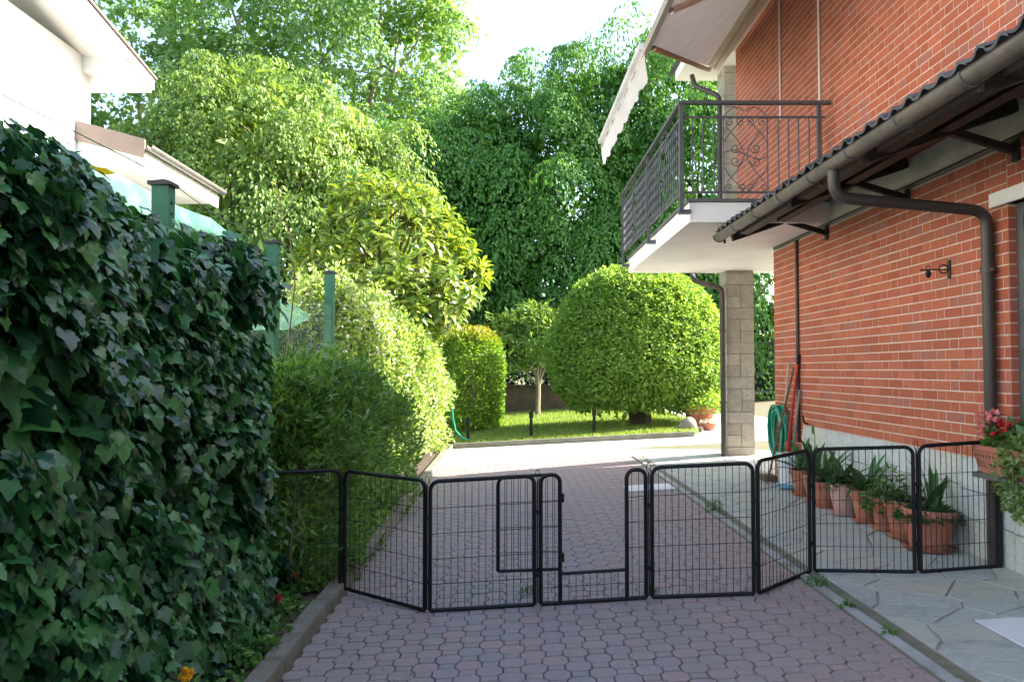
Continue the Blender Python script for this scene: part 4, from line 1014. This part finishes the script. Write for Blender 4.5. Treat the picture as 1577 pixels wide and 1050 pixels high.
# ================================================================== PLANTS
def tubes(paths, name, mat, parent, n=8):
    mb = MB()
    for pts, r in paths: mb.tube(pts, r, n)
    return sub(parent, mb, name, mat)
def limb(p0, p1, r0, r1, n=5, wv=.08):
    p0, p1 = np.array(p0, float), np.array(p1, float); L = np.linalg.norm(p1 - p0); out = []
    for i in range(n + 1):
        t = i / n; j = rng.normal(0, wv * L * .25, 3) * (0 < i < n); out.append(tuple(p0 + (p1 - p0) * t + j))
    return out, [r0 + (r1 - r0) * i / n for i in range(n + 1)]
def lobes_points(lobes, n, gap=.12, seed=1, zmin=.3):
    """points on the skin of overlapping ellipsoids, with outward normals"""
    C_ = np.array([l[0] for l in lobes], float); Rr = np.array([l[1] for l in lobes], float)
    wgt = (Rr[:, 0] * Rr[:, 2]); wgt = wgt / wgt.sum(); k = rng.choice(len(lobes), n * 2, p=wgt)
    d = nrm(rn(n * 2)); m = 1 + gap * (.7 * wob(d * 3 + C_[k] * .7, 1.3, seed) + .5 * wob(d * 3 + C_[k], 3.4, seed + 40))
    P = C_[k] + d * Rr[k] * m[:, None]
    keep = P[:, 2] > zmin
    for c, r in zip(C_, Rr):
        keep &= (((P - c) / r) ** 2).sum(1) > .62
    P, N = P[keep][:n], nrm(d[keep] / Rr[k][keep])[:n]
    return P, N
def sprays(P, N, m, L, flat, droop, leaf, size, mat, name, parent, updown=.2, lat=.35, back=.3):
    """each point carries a drooping spray of m leaves"""
    n = len(P); ax = nrm(N * .9 + [0, 0, updown] + rn(n, .32)); side = nrm(np.cross(ax, np.tile([0, 0, 1.], (n, 1)) + rn(n, .1)))
    t = rng.uniform(-back, 1, (n, m)); s = rng.normal(0, 1, (n, m)) * lat * (1.1 - .6 * np.abs(t)); LL = (L * rng.uniform(.6, 1.25, n))[:, None]
    Q = P[:, None] + ax[:, None] * (t * LL)[..., None] + side[:, None] * (s * LL)[..., None]
    Q[..., 2] += -droop * LL * np.clip(t, 0, 1) ** 2 + rng.normal(0, flat, (n, m)) * LL - droop * .5 * LL * s ** 2
    D = ax[:, None] * .7 + side[:, None] * (np.sign(s) * .6)[..., None] + rng.normal(0, .45, (n, m, 3)) + np.array([0, 0, -droop * .9])
    Nn = np.array([0, 0, .75]) + N[:, None] * .55 + rng.normal(0, .42, (n, m, 3))
    S = rng.uniform(size[0], size[1], (n, m))
    return scatter(name, leaf, Q.reshape(-1, 3), D.reshape(-1, 3), Nn.reshape(-1, 3), S.reshape(-1), mat, parent)
def domes(P, N, m, r, droop, leaf, size, mat, name, parent):
    """each point carries a drooping umbrella of m leaves: lit on top, dark below"""
    n = len(P); P = P + N * rng.normal(0, .38 * r, n)[:, None]; ax = nrm(N * .55 + [0, 0, .65] + rn(n, .2)); t1 = nrm(np.cross(ax, rn(n))); t2 = np.cross(ax, t1)
    rr = (r * rng.uniform(.55, 1.35, n))[:, None]; ro = np.sqrt(rng.uniform(0, 1, (n, m))); th = rng.uniform(0, 6.283, (n, m))
    rim = 1 + .25 * np.sin(th * 5 + rng.uniform(0, 6, (n, 1)))
    rad = t1[:, None] * np.cos(th)[..., None] + t2[:, None] * np.sin(th)[..., None]
    Q = P[:, None] + rad * (ro * rr * rim)[..., None] + ax[:, None] * (.55 * rr * (1 - ro ** 2))[..., None]
    hang = np.where(rng.uniform(0, 1, (n, m)) < .13, rng.uniform(.1, .6, (n, m)), 0) * (ro > .45)
    Q[..., 2] -= droop * rr * ro ** 2 * rng.uniform(.7, 1.15, (n, m)) + hang * rr * .7
    D = rad * .55 + np.array([0, 0, -.35 - droop * .6]) + rng.normal(0, .35, (n, m, 3))
    Nn = ax[:, None] * .8 + rad * (.9 * ro)[..., None] + rng.normal(0, .25, (n, m, 3))
    return scatter(name, leaf, Q.reshape(-1, 3), D.reshape(-1, 3), Nn.reshape(-1, 3), rng.uniform(size[0], size[1], (n, m)).reshape(-1), mat, parent)
def tree(name, label, base, lobes, nsp, m, L, leaf, size, mat, droop, trunk_r, trunk_h, bark, group=None, gap=.12, updown=.2, flat=.06, inner=0, cat='tree', seed=1, lat=.35, zmin=.3):
    o = empty(name, base, label, cat, group); b = np.array(base)
    paths = [limb(b - [0, 0, .1], b + [0, 0, trunk_h], trunk_r, trunk_r * .75, 5, .05)]
    for c, r in lobes:
        c = np.array(c); st = b + [0, 0, trunk_h * rng.uniform(.75, 1.0)]
        paths.append(limb(st, c + [0, 0, r[2] * .3], trunk_r * .5, trunk_r * .12, 6, .12))
        for _ in range(4):
            d = nrm(rn(1))[0] * np.array(r) * .8; paths.append(limb(c - [0, 0, r[2] * .25], c + d, trunk_r * .22, trunk_r * .05, 4, .15))
    tubes(paths, 'trunk', bark, o)
    P, N = lobes_points(lobes, nsp, gap, seed, zmin)
    domes(P, N, m, L, droop, leaf, size, mat, 'crown', o)
    if inner:
        P2, N2 = lobes_points([(c, tuple(v * .72 for v in r)) for c, r in lobes], inner, .1, seed + 3, zmin)
        sprays(P2, N2, 5, L * .9, .25, droop, leaf, (size[1] * 1.5, size[1] * 2.6), mat, 'inner_crown', o, updown, .5)
    return o
# dark hornbeams behind the lawn
horn = dict(leaf=B_OVAL, size=(.10, .165), mat=L_HORN, droop=.75, trunk_r=.22, trunk_h=2.4, bark=BARK, group='dark trees behind the lawn', gap=.20, inner=1100, L=.84)
tree('dark_tree', 'dark drooping tree behind the small pale trunked tree, leftmost of its row', (-2.0, 27.8, -.1), [((-2.1, 27.6, 5.3), (2.7, 2.2, 4.0)), ((-2.8, 27.5, 3.2), (2.8, 2.0, 2.1)), ((-.7, 27.3, 6.9), (2.3, 1.8, 3.3)), ((-3.0, 27.4, 5.8), (1.9, 1.6, 2.2)), ((-1.1, 27.6, 8.2), (2.1, 1.7, 2.2))], 250, 300, seed=2, **horn)
tree('dark_tree', 'tallest dark drooping tree in the middle behind the clipped dome tree', (2.0, 28.2, 0), [((1.7, 28.0, 6.9), (3.5, 2.4, 4.9)), ((.4, 27.4, 4.5), (2.8, 2.0, 2.8)), ((3.5, 27.4, 4.3), (2.8, 2.0, 2.8)), ((3.0, 27.8, 9.2), (2.2, 2.0, 2.7))], 290, 310, seed=3, **horn)
tree('dark_tree', 'dark drooping tree seen behind the balcony and brick house', (6.8, 28.0, .2), [((6.4, 27.8, 6.9), (3.3, 2.3, 5.4)), ((5.0, 27.4, 4.3), (2.4, 1.9, 2.8)), ((8.3, 27.5, 5.0), (3.0, 2.0, 3.9)), ((5.3, 27.9, 10.2), (2.0, 1.8, 2.4))], 260, 310, seed=4, **horn)
# lighter trees at the left
lime = dict(leaf=B_OVAL, size=(.09, .16), mat=L_LIME, droop=.6, trunk_r=.2, trunk_h=2.4, bark=BARK, gap=.24, inner=900, L=.78)
tree('lime_tree', 'bright green rounded tree beyond the white porch roof', (-7.0, 21.5, -.3), [((-7.0, 21.3, 5.3), (2.9, 2.2, 3.4)), ((-5.0, 21.0, 4.2), (2.3, 2.0, 2.7)), ((-9.0, 21.2, 4.6), (2.4, 2.0, 2.8)), ((-6.3, 21.0, 7.4), (2.0, 1.8, 1.7))], 215, 300, seed=5, group='bright trees on the left', **lime)
tree('lime_tree', 'bright green tree filling the gap left of the dark trees', (-4.2, 23.4, -.3), [((-4.4, 23.2, 5.0), (1.9, 1.8, 3.0)), ((-3.6, 23.0, 3.6), (1.7, 1.6, 2.0)), ((-4.9, 23.2, 6.9), (1.4, 1.4, 1.4))], 110, 300, seed=6, group='bright trees on the left', **lime)
plane = dict(leaf=B_FAT, size=(.13, .24), mat=L_PLANE, droop=.25, trunk_r=.36, trunk_h=6.0, bark=PALEBARK, group='tall plane trees', gap=.20, inner=260, L=1.05)
tree('plane_tree', 'tall airy plane tree at the top against the bright sky', (-7.5, 37, -.3), [((-7.0, 37, 11.5), (4.2, 3.6, 3.6)), ((-5.2, 36.6, 15.5), (3.0, 3.0, 3.4)), ((-9.0, 37, 16.0), (4.0, 3.2, 4.2)), ((-5.6, 36.5, 9.5), (3.2, 2.6, 2.8)), ((-5.8, 37, 19.5), (2.8, 2.8, 3.0)), ((-3.7, 37, 10.6), (2.9, 2.6, 3.2))], 350, 130, seed=7, **plane)
tree('plane_tree', 'tall plane tree rising behind the white house roof', (-14.5, 36, -.3), [((-14.5, 36, 12.5), (4.6, 3.6, 4.2)), ((-12.0, 36, 16.5), (3.6, 3.0, 3.4)), ((-17.0, 36, 15.0), (4.0, 3.2, 4.2)), ((-12.5, 35.5, 9.5), (3.4, 2.8, 3.0))], 240, 130, seed=8, **plane)
# dark evergreen hedge and wall at the end of the lawn
o = empty('boundary_wall', (0, 24.9, 0), 'low brown boundary wall in the shade behind the lawn', 'wall'); sub(o, MB().box(-7, 4.6, 24.9, 25.2, -.5, .85), 'masonry', WALLB, False); sub(o, MB().box(-7, 4.6, 24.85, 25.25, .853, .90), 'coping', WALLB, False)
def hedge(name, label, boxes, n, leaf, size, mat, cat='hedge', up=.3, seed=1, stem=None, depth=.16, bulge=.07, e=5.0):
    """leaves in the skin of rounded blocks: boxes of (x0,x1,y0,y1,z0,z1 at y0, z1 at y1)"""
    b0 = boxes[0]; o = empty(name, ((b0[0] + b0[1]) / 2, (b0[2] + b0[3]) / 2, b0[4]), label, cat)
    Ps, Ns = [], []
    for (x0, x1, y0, y1, z0, za, zb, sh) in boxes:
        m = int(n * sh); u = rng.uniform(-1, 1, (m, 3)); ax = rng.choice(3, m, p=[.36, .24, .40]); sg = np.where(rng.uniform(0, 1, m) < .62, 1, -1.)
        sgz = np.ones(m); nn_ = np.zeros((m, 3)); 
        for a in range(3):
            q = ax == a; s_ = sg[q] if a == 0 else (np.where(rng.uniform(0, 1, q.sum()) < .75, -1., 1.) if a == 1 else sgz[q]); u[q, a] = s_; nn_[q, a] = s_
        rr_ = (np.abs(u) ** e).sum(1) ** (1 / e); u = u / rr_[:, None]; nn_ = nrm(np.sign(u) * np.abs(u) ** (e - 1))
        c = np.array([(x0 + x1) / 2, (y0 + y1) / 2, 0]); ztop = za + (zb - za) * (u[:, 1] + 1) / 2
        P = np.stack([c[0] + u[:, 0] * (x1 - x0) / 2, c[1] + u[:, 1] * (y1 - y0) / 2, z0 + (u[:, 2] + 1) / 2 * (ztop - z0)], 1)
        P += nn_ * ((bulge * wob(P, 3.2, seed) + bulge * .5 * wob(P, 8.5, seed + 50))[:, None] - np.abs(rng.normal(0, depth, m))[:, None] + .03)
        P[:, 2] += np.where((rng.uniform(0, 1, m) < .12) & (nn_[:, 2] > .3), np.abs(rng.normal(0, bulge * .8, m)), 0)
        Ps.append(P); Ns.append(nn_)
    P = np.concatenate(Ps); Nn = np.concatenate(Ns); m = len(P)
    D = Nn * .6 + rn(m, .6) + [0, 0, up]; N = Nn * .5 + rn(m, .5) + [0, 0, .6]
    scatter('foliage', leaf, P, D, N, rng.uniform(size[0], size[1], m), mat, o)
    mb = MB()
    for (x0, x1, y0, y1, z0, za, zb, sh) in boxes:
        for i in range(max(4, int((y1 - y0) * 3))):
            x, yv = rng.uniform(x0 + .15, x1 - .12), rng.uniform(y0 + .1, y1 - .1); h_ = (min(za, zb) - z0) * .85
            mb.tube([(x, yv, z0 - .05), (x + rng.normal(0, .05), yv + rng.normal(0, .05), z0 + h_ * .5), (x + rng.normal(0, .12), yv + rng.normal(0, .12), z0 + h_)], [.014, .010, .004], 5)
    sub(o, mb, 'stems', BRNW)['kind'] = 'stuff'
    return o, P, Nn
hedge('evergreen_hedge', 'dark evergreen hedge in deep shade along the boundary wall', [(-7.5, 5, 25.3, 26.6, -.3, 2.5, 2.5, 1)], 30000, B_OVAL, (.12, .22), L_DARK, seed=4, depth=.3)
hedge('evergreen_hedge', 'dark evergreen hedge beyond the metal gate', [(4.8, 13, 27.6, 29.2, -.3, 3.4, 3.4, 1)], 20000, B_OVAL, (.13, .24), L_DARK, seed=5, depth=.3)
hedge('neighbour_shrub', 'dark green shrubs behind the wire fence between the green posts', [(-3.9, -2.45, 8.6, 14, -.2, 1.7, 2.2, 1)], 9000, B_OVAL, (.06, .12), L_DARK, 'shrub', seed=6, depth=.2)
pb_, PBP, PBN = hedge('privet_bush', 'shaded dark green bush between ivy and lit hedge', [(-1.90, -1.12, 5.2, 8.3, -.45, 1.38, 1.26, .5), (-1.86, -1.10, 7.4, 10.0, -.45, 1.22, .92, .25), (-2.0, -1.2, 5.0, 6.8, -.45, 1.15, 1.34, .25)], 27000, B_SLIM, (.05, .10), L_PRIVET, 'bush', seed=7, depth=.15, bulge=.13, e=3.0)
kk = rng.choice(len(PBP), 900, replace=False); sprays(PBP[kk], PBN[kk], 16, .17, .1, .15, B_SLIM, (.05, .09), L_PRIVET, 'sprigs', pb_, .9, .22, .1)
jo, JP, JN = hedge('jasmine_hedge', 'sunlit pale hedge speckled with cream flowers along the fence', [(-3.0, -2.0, 10.2, 11.6, -.3, 2.50, 2.5, .26), (-2.5, -1.68, 10.7, 12.4, -.3, 2.40, 2.35, .26), (-2.2, -1.50, 11.4, 13.6, -.3, 2.2, 2.0, .25), (-2.0, -1.24, 12.4, 15.1, -.3, 1.9, 1.5, .23)], 38000, B_OVAL, (.055, .10), L_JASM, 'hedge', seed=8, depth=.11, bulge=.2, e=2.8)
kf = rng.uniform(0, 1, len(JP)) < .2 * np.clip(.5 + wob(JP, 2.6, 21), 0, 1.4); fp, fn = JP[kf] + JN[kf] * .05, nrm(JN[kf] + rn(kf.sum(), .35)); m = len(fp)
scatter('flowers', B_FAT, fp, nrm(np.cross(fn, rn(m))) + fn * .2, fn, rng.uniform(.035, .06, m), L_FLOW, jo)
hedge('photinia_hedge', 'clipped photinia hedge with orange red top beside the lawn', [(-1.72, -.20, 17.4, 21.5, -.3, 2.30, 2.3, 1)], 20000, B_OVAL, (.06, .11), L_PHOT, 'hedge', seed=9, depth=.12, bulge=.05, e=2.8)
# clipped dome tree
bt = empty('dome_tree', (2.70, 17.2, float(zg(2.7))), 'large clipped dome shaped green tree on the lawn', 'tree')
tubes([limb((2.75, 17.0, .1), (2.72, 17.2, .8), .17, .15, 3, .03), limb((2.62, 17.1, .1), (2.45, 17.3, .8), .12, .09, 3, .03)] + [limb((2.7, 17.2, .6), (2.64 + 1.3 * math.cos(a), 17.5 + 1.3 * math.sin(a), 1.9 + .5 * math.sin(3 * a)), .07, .02, 5, .1) for a in np.linspace(0, 6.28, 14)], 'trunk', BARK, bt)
m = 11000; d = nrm(rn(m)); d[:, 2] = np.where(d[:, 2] < -.75, -d[:, 2], d[:, 2])
rad = np.where(d[:, 2:3] > 0, np.array([[1.84, 1.84, 2.0]]), np.array([[1.84, 1.84, 1.22]]))
bc = np.array([2.66, 17.5, 1.52])
q_ = nrm(np.sign(d) * np.abs(d) ** .86)
P = bc + q_ * rad * (1 + .03 * wob(d, 6, 3) + .02 * wob(d, 15, 4))[:, None]
Nn = nrm(d / rad)
sprays(P, Nn, 6, .11, .15, .1, B_OVAL, (.055, .095), L_BALL, 'crown', bt, .25, .5)
sprays(bc + q_[:3500] * rad[:3500] * .86, Nn[:3500], 5, .25, .3, .1, B_OVAL, (.12, .2), L_BALL, 'inner_crown', bt, .25, .5)
# magnolia with big leaf rosettes behind the hedge
mg = empty('magnolia_tree', (-2.2, 14.0, -.1), 'broad leaved tree with yellow green leaf rosettes behind the pale hedge', 'tree')
lob = [((-2.05, 14.0, 3.35), (1.2, 1.0, 1.1)), ((-2.95, 13.9, 3.25), (.72, .7, .7)), ((-1.2, 14.0, 2.95), (.72, .7, .62)), ((-2.35, 14.0, 4.0), (.72, .7, .64)), ((-1.75, 13.9, 2.62), (1.0, .8, .62)), ((-3.0, 13.8, 2.5), (.6, .6, .6))]
P, N = lobes_points(lob, 420, .26, 11, .8); n = len(P)
tubes([limb((-2.2, 14, -.1), (-2.15, 14, 1.8), .09, .07)] + [limb((-2.15, 14, 1.6), c, .05, .025, 5, .1) for c, r in lob] + [limb(P[i] - N[i] * .7 - np.array([0, 0, .2]), P[i], .014, .006, 3, .05) for i in range(0, n, 2)], 'trunk', BARK, mg, 6)
mm = 11; up = nrm(N * .8 + [0, 0, .75] + rn(n, .2)); sd1 = nrm(np.cross(up, rn(n))); sd2 = np.cross(up, sd1)
a = rng.uniform(0, .8, (n, 1)) + np.arange(mm) * 2.4; el = np.linspace(.95, -.35, mm)[None] + rng.normal(0, .16, (n, mm))
rad_ = sd1[:, None] * np.cos(a)[..., None] + sd2[:, None] * np.sin(a)[..., None]
D = (rad_ * np.cos(el)[..., None] + up[:, None] * np.sin(el)[..., None]); Nn = up[:, None] * np.cos(el)[..., None] - rad_ * np.sin(el)[..., None] + rng.normal(0, .12, (n, mm, 3))
Q = P[:, None] - up[:, None] * (np.arange(mm) * .012)[None, :, None] + D * .01; S = rng.uniform(.16, .27, (n, mm)) * np.linspace(.8, 1.1, mm)
Q, D, Nn, S = Q.reshape(-1, 3), D.reshape(-1, 3), Nn.reshape(-1, 3), S.reshape(-1)
fr_ = np.argsort(Q[:, 1] - S * 6 + rng.normal(0, .25, len(Q)) - .4 * (Q[:, 2] - 2))[:300]; one = np.zeros(len(Q), bool); one[fr_] = True
scatter('foliage', B_MAG, Q[~one], D[~one], Nn[~one], S[~one], L_MAG, mg)
me = np_mesh('magnolia_leaf', *B_MAG); me.materials.append(L_MAG); Fm = frames(D[fr_], Nn[fr_])
for q, i in enumerate(fr_):
    o = bpy.data.objects.new('leaf', me); COL.objects.link(o); o.parent = mg
    o.matrix_local = Matrix.Translation(Vector(Q[i]) - Vector(mg.location)) @ Matrix(Fm[q].tolist()).to_4x4() @ Matrix.Scale(float(S[i]), 4)
# small loquat tree on the lawn
lq = empty('loquat_tree', (.72, 23.0, .05), 'small pale trunked tree at the back of the lawn', 'tree')
lob = [((.35, 23, 2.35), (.85, .7, .6)), ((.95, 23, 2.2), (.75, .6, .55)), ((-.1, 22.9, 1.8), (.5, .5, .5)), ((.7, 23, 2.7), (.6, .5, .4)), ((1.35, 23, 2.5), (.4, .4, .4))]
tubes([limb((.72, 23, 0), (.74, 23, .95), .075, .065, 3, .02)] + [limb((.74, 23, .9), c, .045, .015, 5, .06) for c, r in lob], 'trunk', PALEBARK, lq)
P, N = lobes_points(lob, 380, .34, 13, .8); sprays(P, N, 9, .22, .1, .3, B_SLIM, (.15, .24), L_LOQ, 'crown', lq, .5, .4)
# garden lights, rock, far pots
for (x, yv, h_, lab) in ((.365, 15.6, .50, 'black garden light post in the lawn, middle one of three'), (-.83, 15.5, .46, 'black garden light post at the foot of the photinia hedge'), (1.57, 15.7, .46, 'black garden light post below the dome tree')):
    o = empty('garden_light', (x, yv, float(zg(x)) + .045), lab, 'garden light', 'black garden lights')
    for nm, mb_ in (('stem', MB().lathe([(.0, 0), (.03, 0), (.03, h_ * .78), (.0, h_ * .78)], 10)), ('lamp_head', MB().lathe([(0, h_ * .78), (.042, h_ * .78), (.042, h_), (.05, h_ + .004), (0, h_ + .02)], 10))):
        q = mb_.build(nm, BLACK, None, True); q.parent = o
bp = empty('potted_shrub', (3.72, 16.3, float(zg(3.72)) + .03), 'big terracotta tub with leafy shrub right of the dome tree', 'potted plant'); pot_parts(bp, .34, .44, TERRA, False); filler(bp, 900, .50, .42, .50, L_BALL, B_FAT, (.06, .11), droop=.15)
bp = empty('potted_flower', (3.80, 15.85, float(zg(3.8)) + .0), 'small terracotta bowl of white flowers before the big tub', 'potted plant'); pot_parts(bp, .16, .13, TERRA, False); filler(bp, 220, .17, .12, .12, L_FLOW, B_FAT, (.03, .05))
v = nrm(rn(60)); ico = bpy.data.meshes.new('rock')
import bmesh
bm = bmesh.new(); bmesh.ops.create_icosphere(bm, subdivisions=3, radius=1)
for vv_ in bm.verts:
    p = np.array(vv_.co); k_ = 1 + .18 * float(wob(p[None], 2.5, 9)[0]); vv_.co = Vector((p[0] * .17 * k_, p[1] * .14 * k_, p[2] * .15 * k_ + .08))
bm.to_mesh(ico); bm.free()
tag(link('rock', ico, ROCK, None, (3.30, 15.4, float(zg(3.3)) + .05)), 'rounded grey garden rock under the dome tree edge', 'rock')
o = empty('watering_hose', (-1.02, 15.1, 0), 'green hose dangling from the pale hedge near the lawn edge', 'hose'); sub(o, MB().tube([(-1.10, 15.0, .78), (-1.08, 14.98, .5), (-1.03, 15.0, .25), (-.90, 15.1, .10), (-.80, 15.2, .06)], .016, 8), 'tube', HOSE)
# gate and pier seen between pillar and house corner, low grey wall
o = empty('gate_pier', (8.6, 26.0, .3), 'grey stone gate pier far behind the house corner', 'pier'); sub(o, MB().box(8.42, 9.0, 25.8, 26.3, .2, 2.55), 'masonry', GPIER, False); sub(o, MB().box(8.36, 9.06, 25.74, 26.36, 2.553, 2.66), 'cap', STONE, False)
o = empty('metal_gate', (7.6, 26, .3), 'black metal gate beside the grey pier far behind', 'gate')
mb = MB().box(6.2, 8.36, 25.98, 26.02, .62, .70).box(6.2, 8.36, 25.96, 26.04, 1.20, 1.28).box(6.2, 8.36, 25.98, 26.02, 2.2, 2.25).box(8.28, 8.34, 25.97, 26.03, .3, 2.3).box(6.2, 6.26, 25.97, 26.03, .3, 2.3)
sub(o, mb, 'gate_frame', IRON, False)
for x in np.arange(6.35, 8.25, .16): sub(o, MB().box(x, x + .025, 25.985, 26.015, 1.28, 2.2), 'bar', IRON, False)
sub(o, MB().box(6.26, 8.28, 25.99, 26.01, .70, 1.19), 'sheet_panel', BLACK, False)
o = empty('garden_wall', (5.4, 26.5, .2), 'low grey wall beyond the sunny forecourt', 'wall'); sub(o, MB().box(4.62, 6.1, 26.4, 26.7, 0, 1.25), 'masonry', GPIER, False); sub(o, MB().box(4.62, 6.1, 26.35, 26.75, 1.253, 1.32), 'coping', STONE, False)
# climbing shoot beside the fence post
cs = empty('climbing_shoot', (-1.62, 6.1, .9), 'thin bare climbing shoot with few pale leaves above the ivy', 'climber')
sub(cs, MB().tube([(-1.78, 6.3, .95), (-1.70, 6.2, 1.5), (-1.62, 6.1, 2.0), (-1.66, 6.1, 2.35), (-1.72, 6.1, 2.55), (-1.78, 6.1, 2.78)], [.007, .006, .006, .005, .004, .003], 5).tube([(-1.70, 6.1, 2.5), (-1.62, 6.1, 2.66), (-1.56, 6.1, 2.80), (-1.48, 6.1, 2.83), (-1.42, 6.1, 2.80)], [.004, .004, .003, .003, .002], 5).tube([(-1.70, 6.1, 2.5), (-1.78, 6.05, 2.42), (-1.84, 6.05, 2.28)], .003, 5), 'stem', BRNW)
for (x, z, s_) in ((-1.70, 2.62, .08), (-1.68, 2.52, .09), (-1.80, 2.32, .10), (-1.66, 2.7, .05), (-1.56, 2.84, .05), (-1.88, 2.33, .11), (-1.62, 2.15, .12), (-1.78, 2.72, .05)):
    me = np_mesh('shoot_leaf', *B_FAT); me.materials.append(L_LIME); q = bpy.data.objects.new('leaf', me); COL.objects.link(q); q.parent = cs
    q.matrix_local = Matrix.Translation(Vector((x, 6.08, z)) - Vector(cs.location)) @ Matrix(frames(rn(1) + [[0, 0, -.3]], rn(1, .4) + [[.2, -.6, .5]])[0].tolist()).to_4x4() @ Matrix.Scale(s_, 4)
# low plants in the bed, roses, weeds
def herb(name, label, x, y, r, h, n, mat=L_HERB, leaf=B_OVAL, size=(.03, .06), cat='plant', group=None, base=None):
    z = float(zg(x)) + (.035 if base is None else base); o = empty(name, (x, y, z), label, cat, group)
    filler(o, n, r, .01, h, mat, leaf, size)
    mb = MB()
    for i in range(5): a = i * 1.26; mb.tube([(0, 0, -.01), (r * .3 * math.cos(a), r * .3 * math.sin(a), h * .8)], .003, 5)
    q = mb.build('stem', L_HERB); q.parent = o; return o
herb('bedding_plant', 'low bright green leafy plant by the kerb at the bottom', -1.32, 3.75, .17, .20, 170)
herb('bedding_plant', 'low green plant by the kerb under the ivy, further back', -1.30, 4.25, .15, .19, 140)
herb('bedding_plant', 'low green leaves spilling over the kerb at the lower picture edge', -1.22, 3.35, .15, .16, 150)
herb('bedding_plant', 'low dark leafy plant between the two kerb plants', -1.24, 4.02, .11, .13, 110, L_PRIVET)
herb('bedding_plant', 'small grey green plant beside the red flowers', -1.34, 4.72, .14, .18, 120, L_PRIVET)
herb('bedding_plant', 'low dark plant in the bed just behind the playpen', -1.33, 5.25, .14, .16, 120, L_PRIVET)
def rose(label, x, y, z, mat, r, name):
    zb = float(zg(x)) + .03; o = empty(name, (x, y, zb), label, 'flower')
    sub(o, MB().tube([(x, y, zb), (x + .02, y, (z + zb) / 2), (x, y, z - .01)], .004, 5), 'stem', L_HERB)
    c = clump(o, (0, 0, z - zb), (r * .75, r * .75, r * .75), 120, mat, B_FAT, (r * .45, r * .75), 'flower_head'); clump(o, (0, 0, (z - zb) * .6), (.07, .07, .08), 26, L_PRIVET, B_OVAL, (.04, .06), 'leaves')
rose('orange yellow rose at the bottom left under the ivy', -1.20, 3.06, .24, YEL, .024, 'yellow_rose')
rose('red flower in the bed nearer the kerb stone', -1.30, 4.6, .095, RED, .019, 'red_flower')
rose('red flower further back beside the playpen end', -1.34, 5.12, .085, RED, .018, 'red_flower')
for (x, y, r, h, n, lab) in ((1.79, 4.85, .055, .05, 60, 'green weed tuft at the right kerb before the playpen'), (1.78, 4.42, .032, .04, 26, 'small weed in the kerb joint, nearest of three'), (1.80, 3.95, .02, .04, 18, 'tiny weed sprout low in the right kerb joint'), (1.80, 7.35, .07, .13, 80, 'grassy weed tuft at the kerb behind the playpen'), (.09, 5.05, .035, .05, 22, 'tiny weed between pavers behind the playpen door'), (.83, 4.95, .03, .045, 18, 'tiny weed between pavers by the right playpen post')):
    herb('weed', lab, x, y, r, h, n, L_HERB, B_SLIM, (.022, .05), 'weed', 'weeds in the paving joints', .004)

# fallen petals, crumbs of leaf and grit lying on the paving
m = 900; fx = rng.uniform(-1.05, 3.0, m) ** 1; fy = rng.uniform(3.2, 11, m); kx = (rng.uniform(0, 1, m) < .35); fx[kx] = -1.05 + np.abs(rng.normal(0, .35, kx.sum()))
P = np.stack([fx, fy, zg(fx) + .004], 1); D = rn(m) * [1, 1, .08]; N = np.tile([0, 0, 1.], (m, 1)) + rn(m, .15)
PET = LEAF('fallen_bits', (.16, .12, .06), (.62, .58, .48), .1, .8)
tag(scatter('fallen_petals', B_FAT, P, D, N, rng.uniform(.006, .018, m), PET, None), 'tiny pale petals and leaf crumbs scattered over the paving', 'litter')
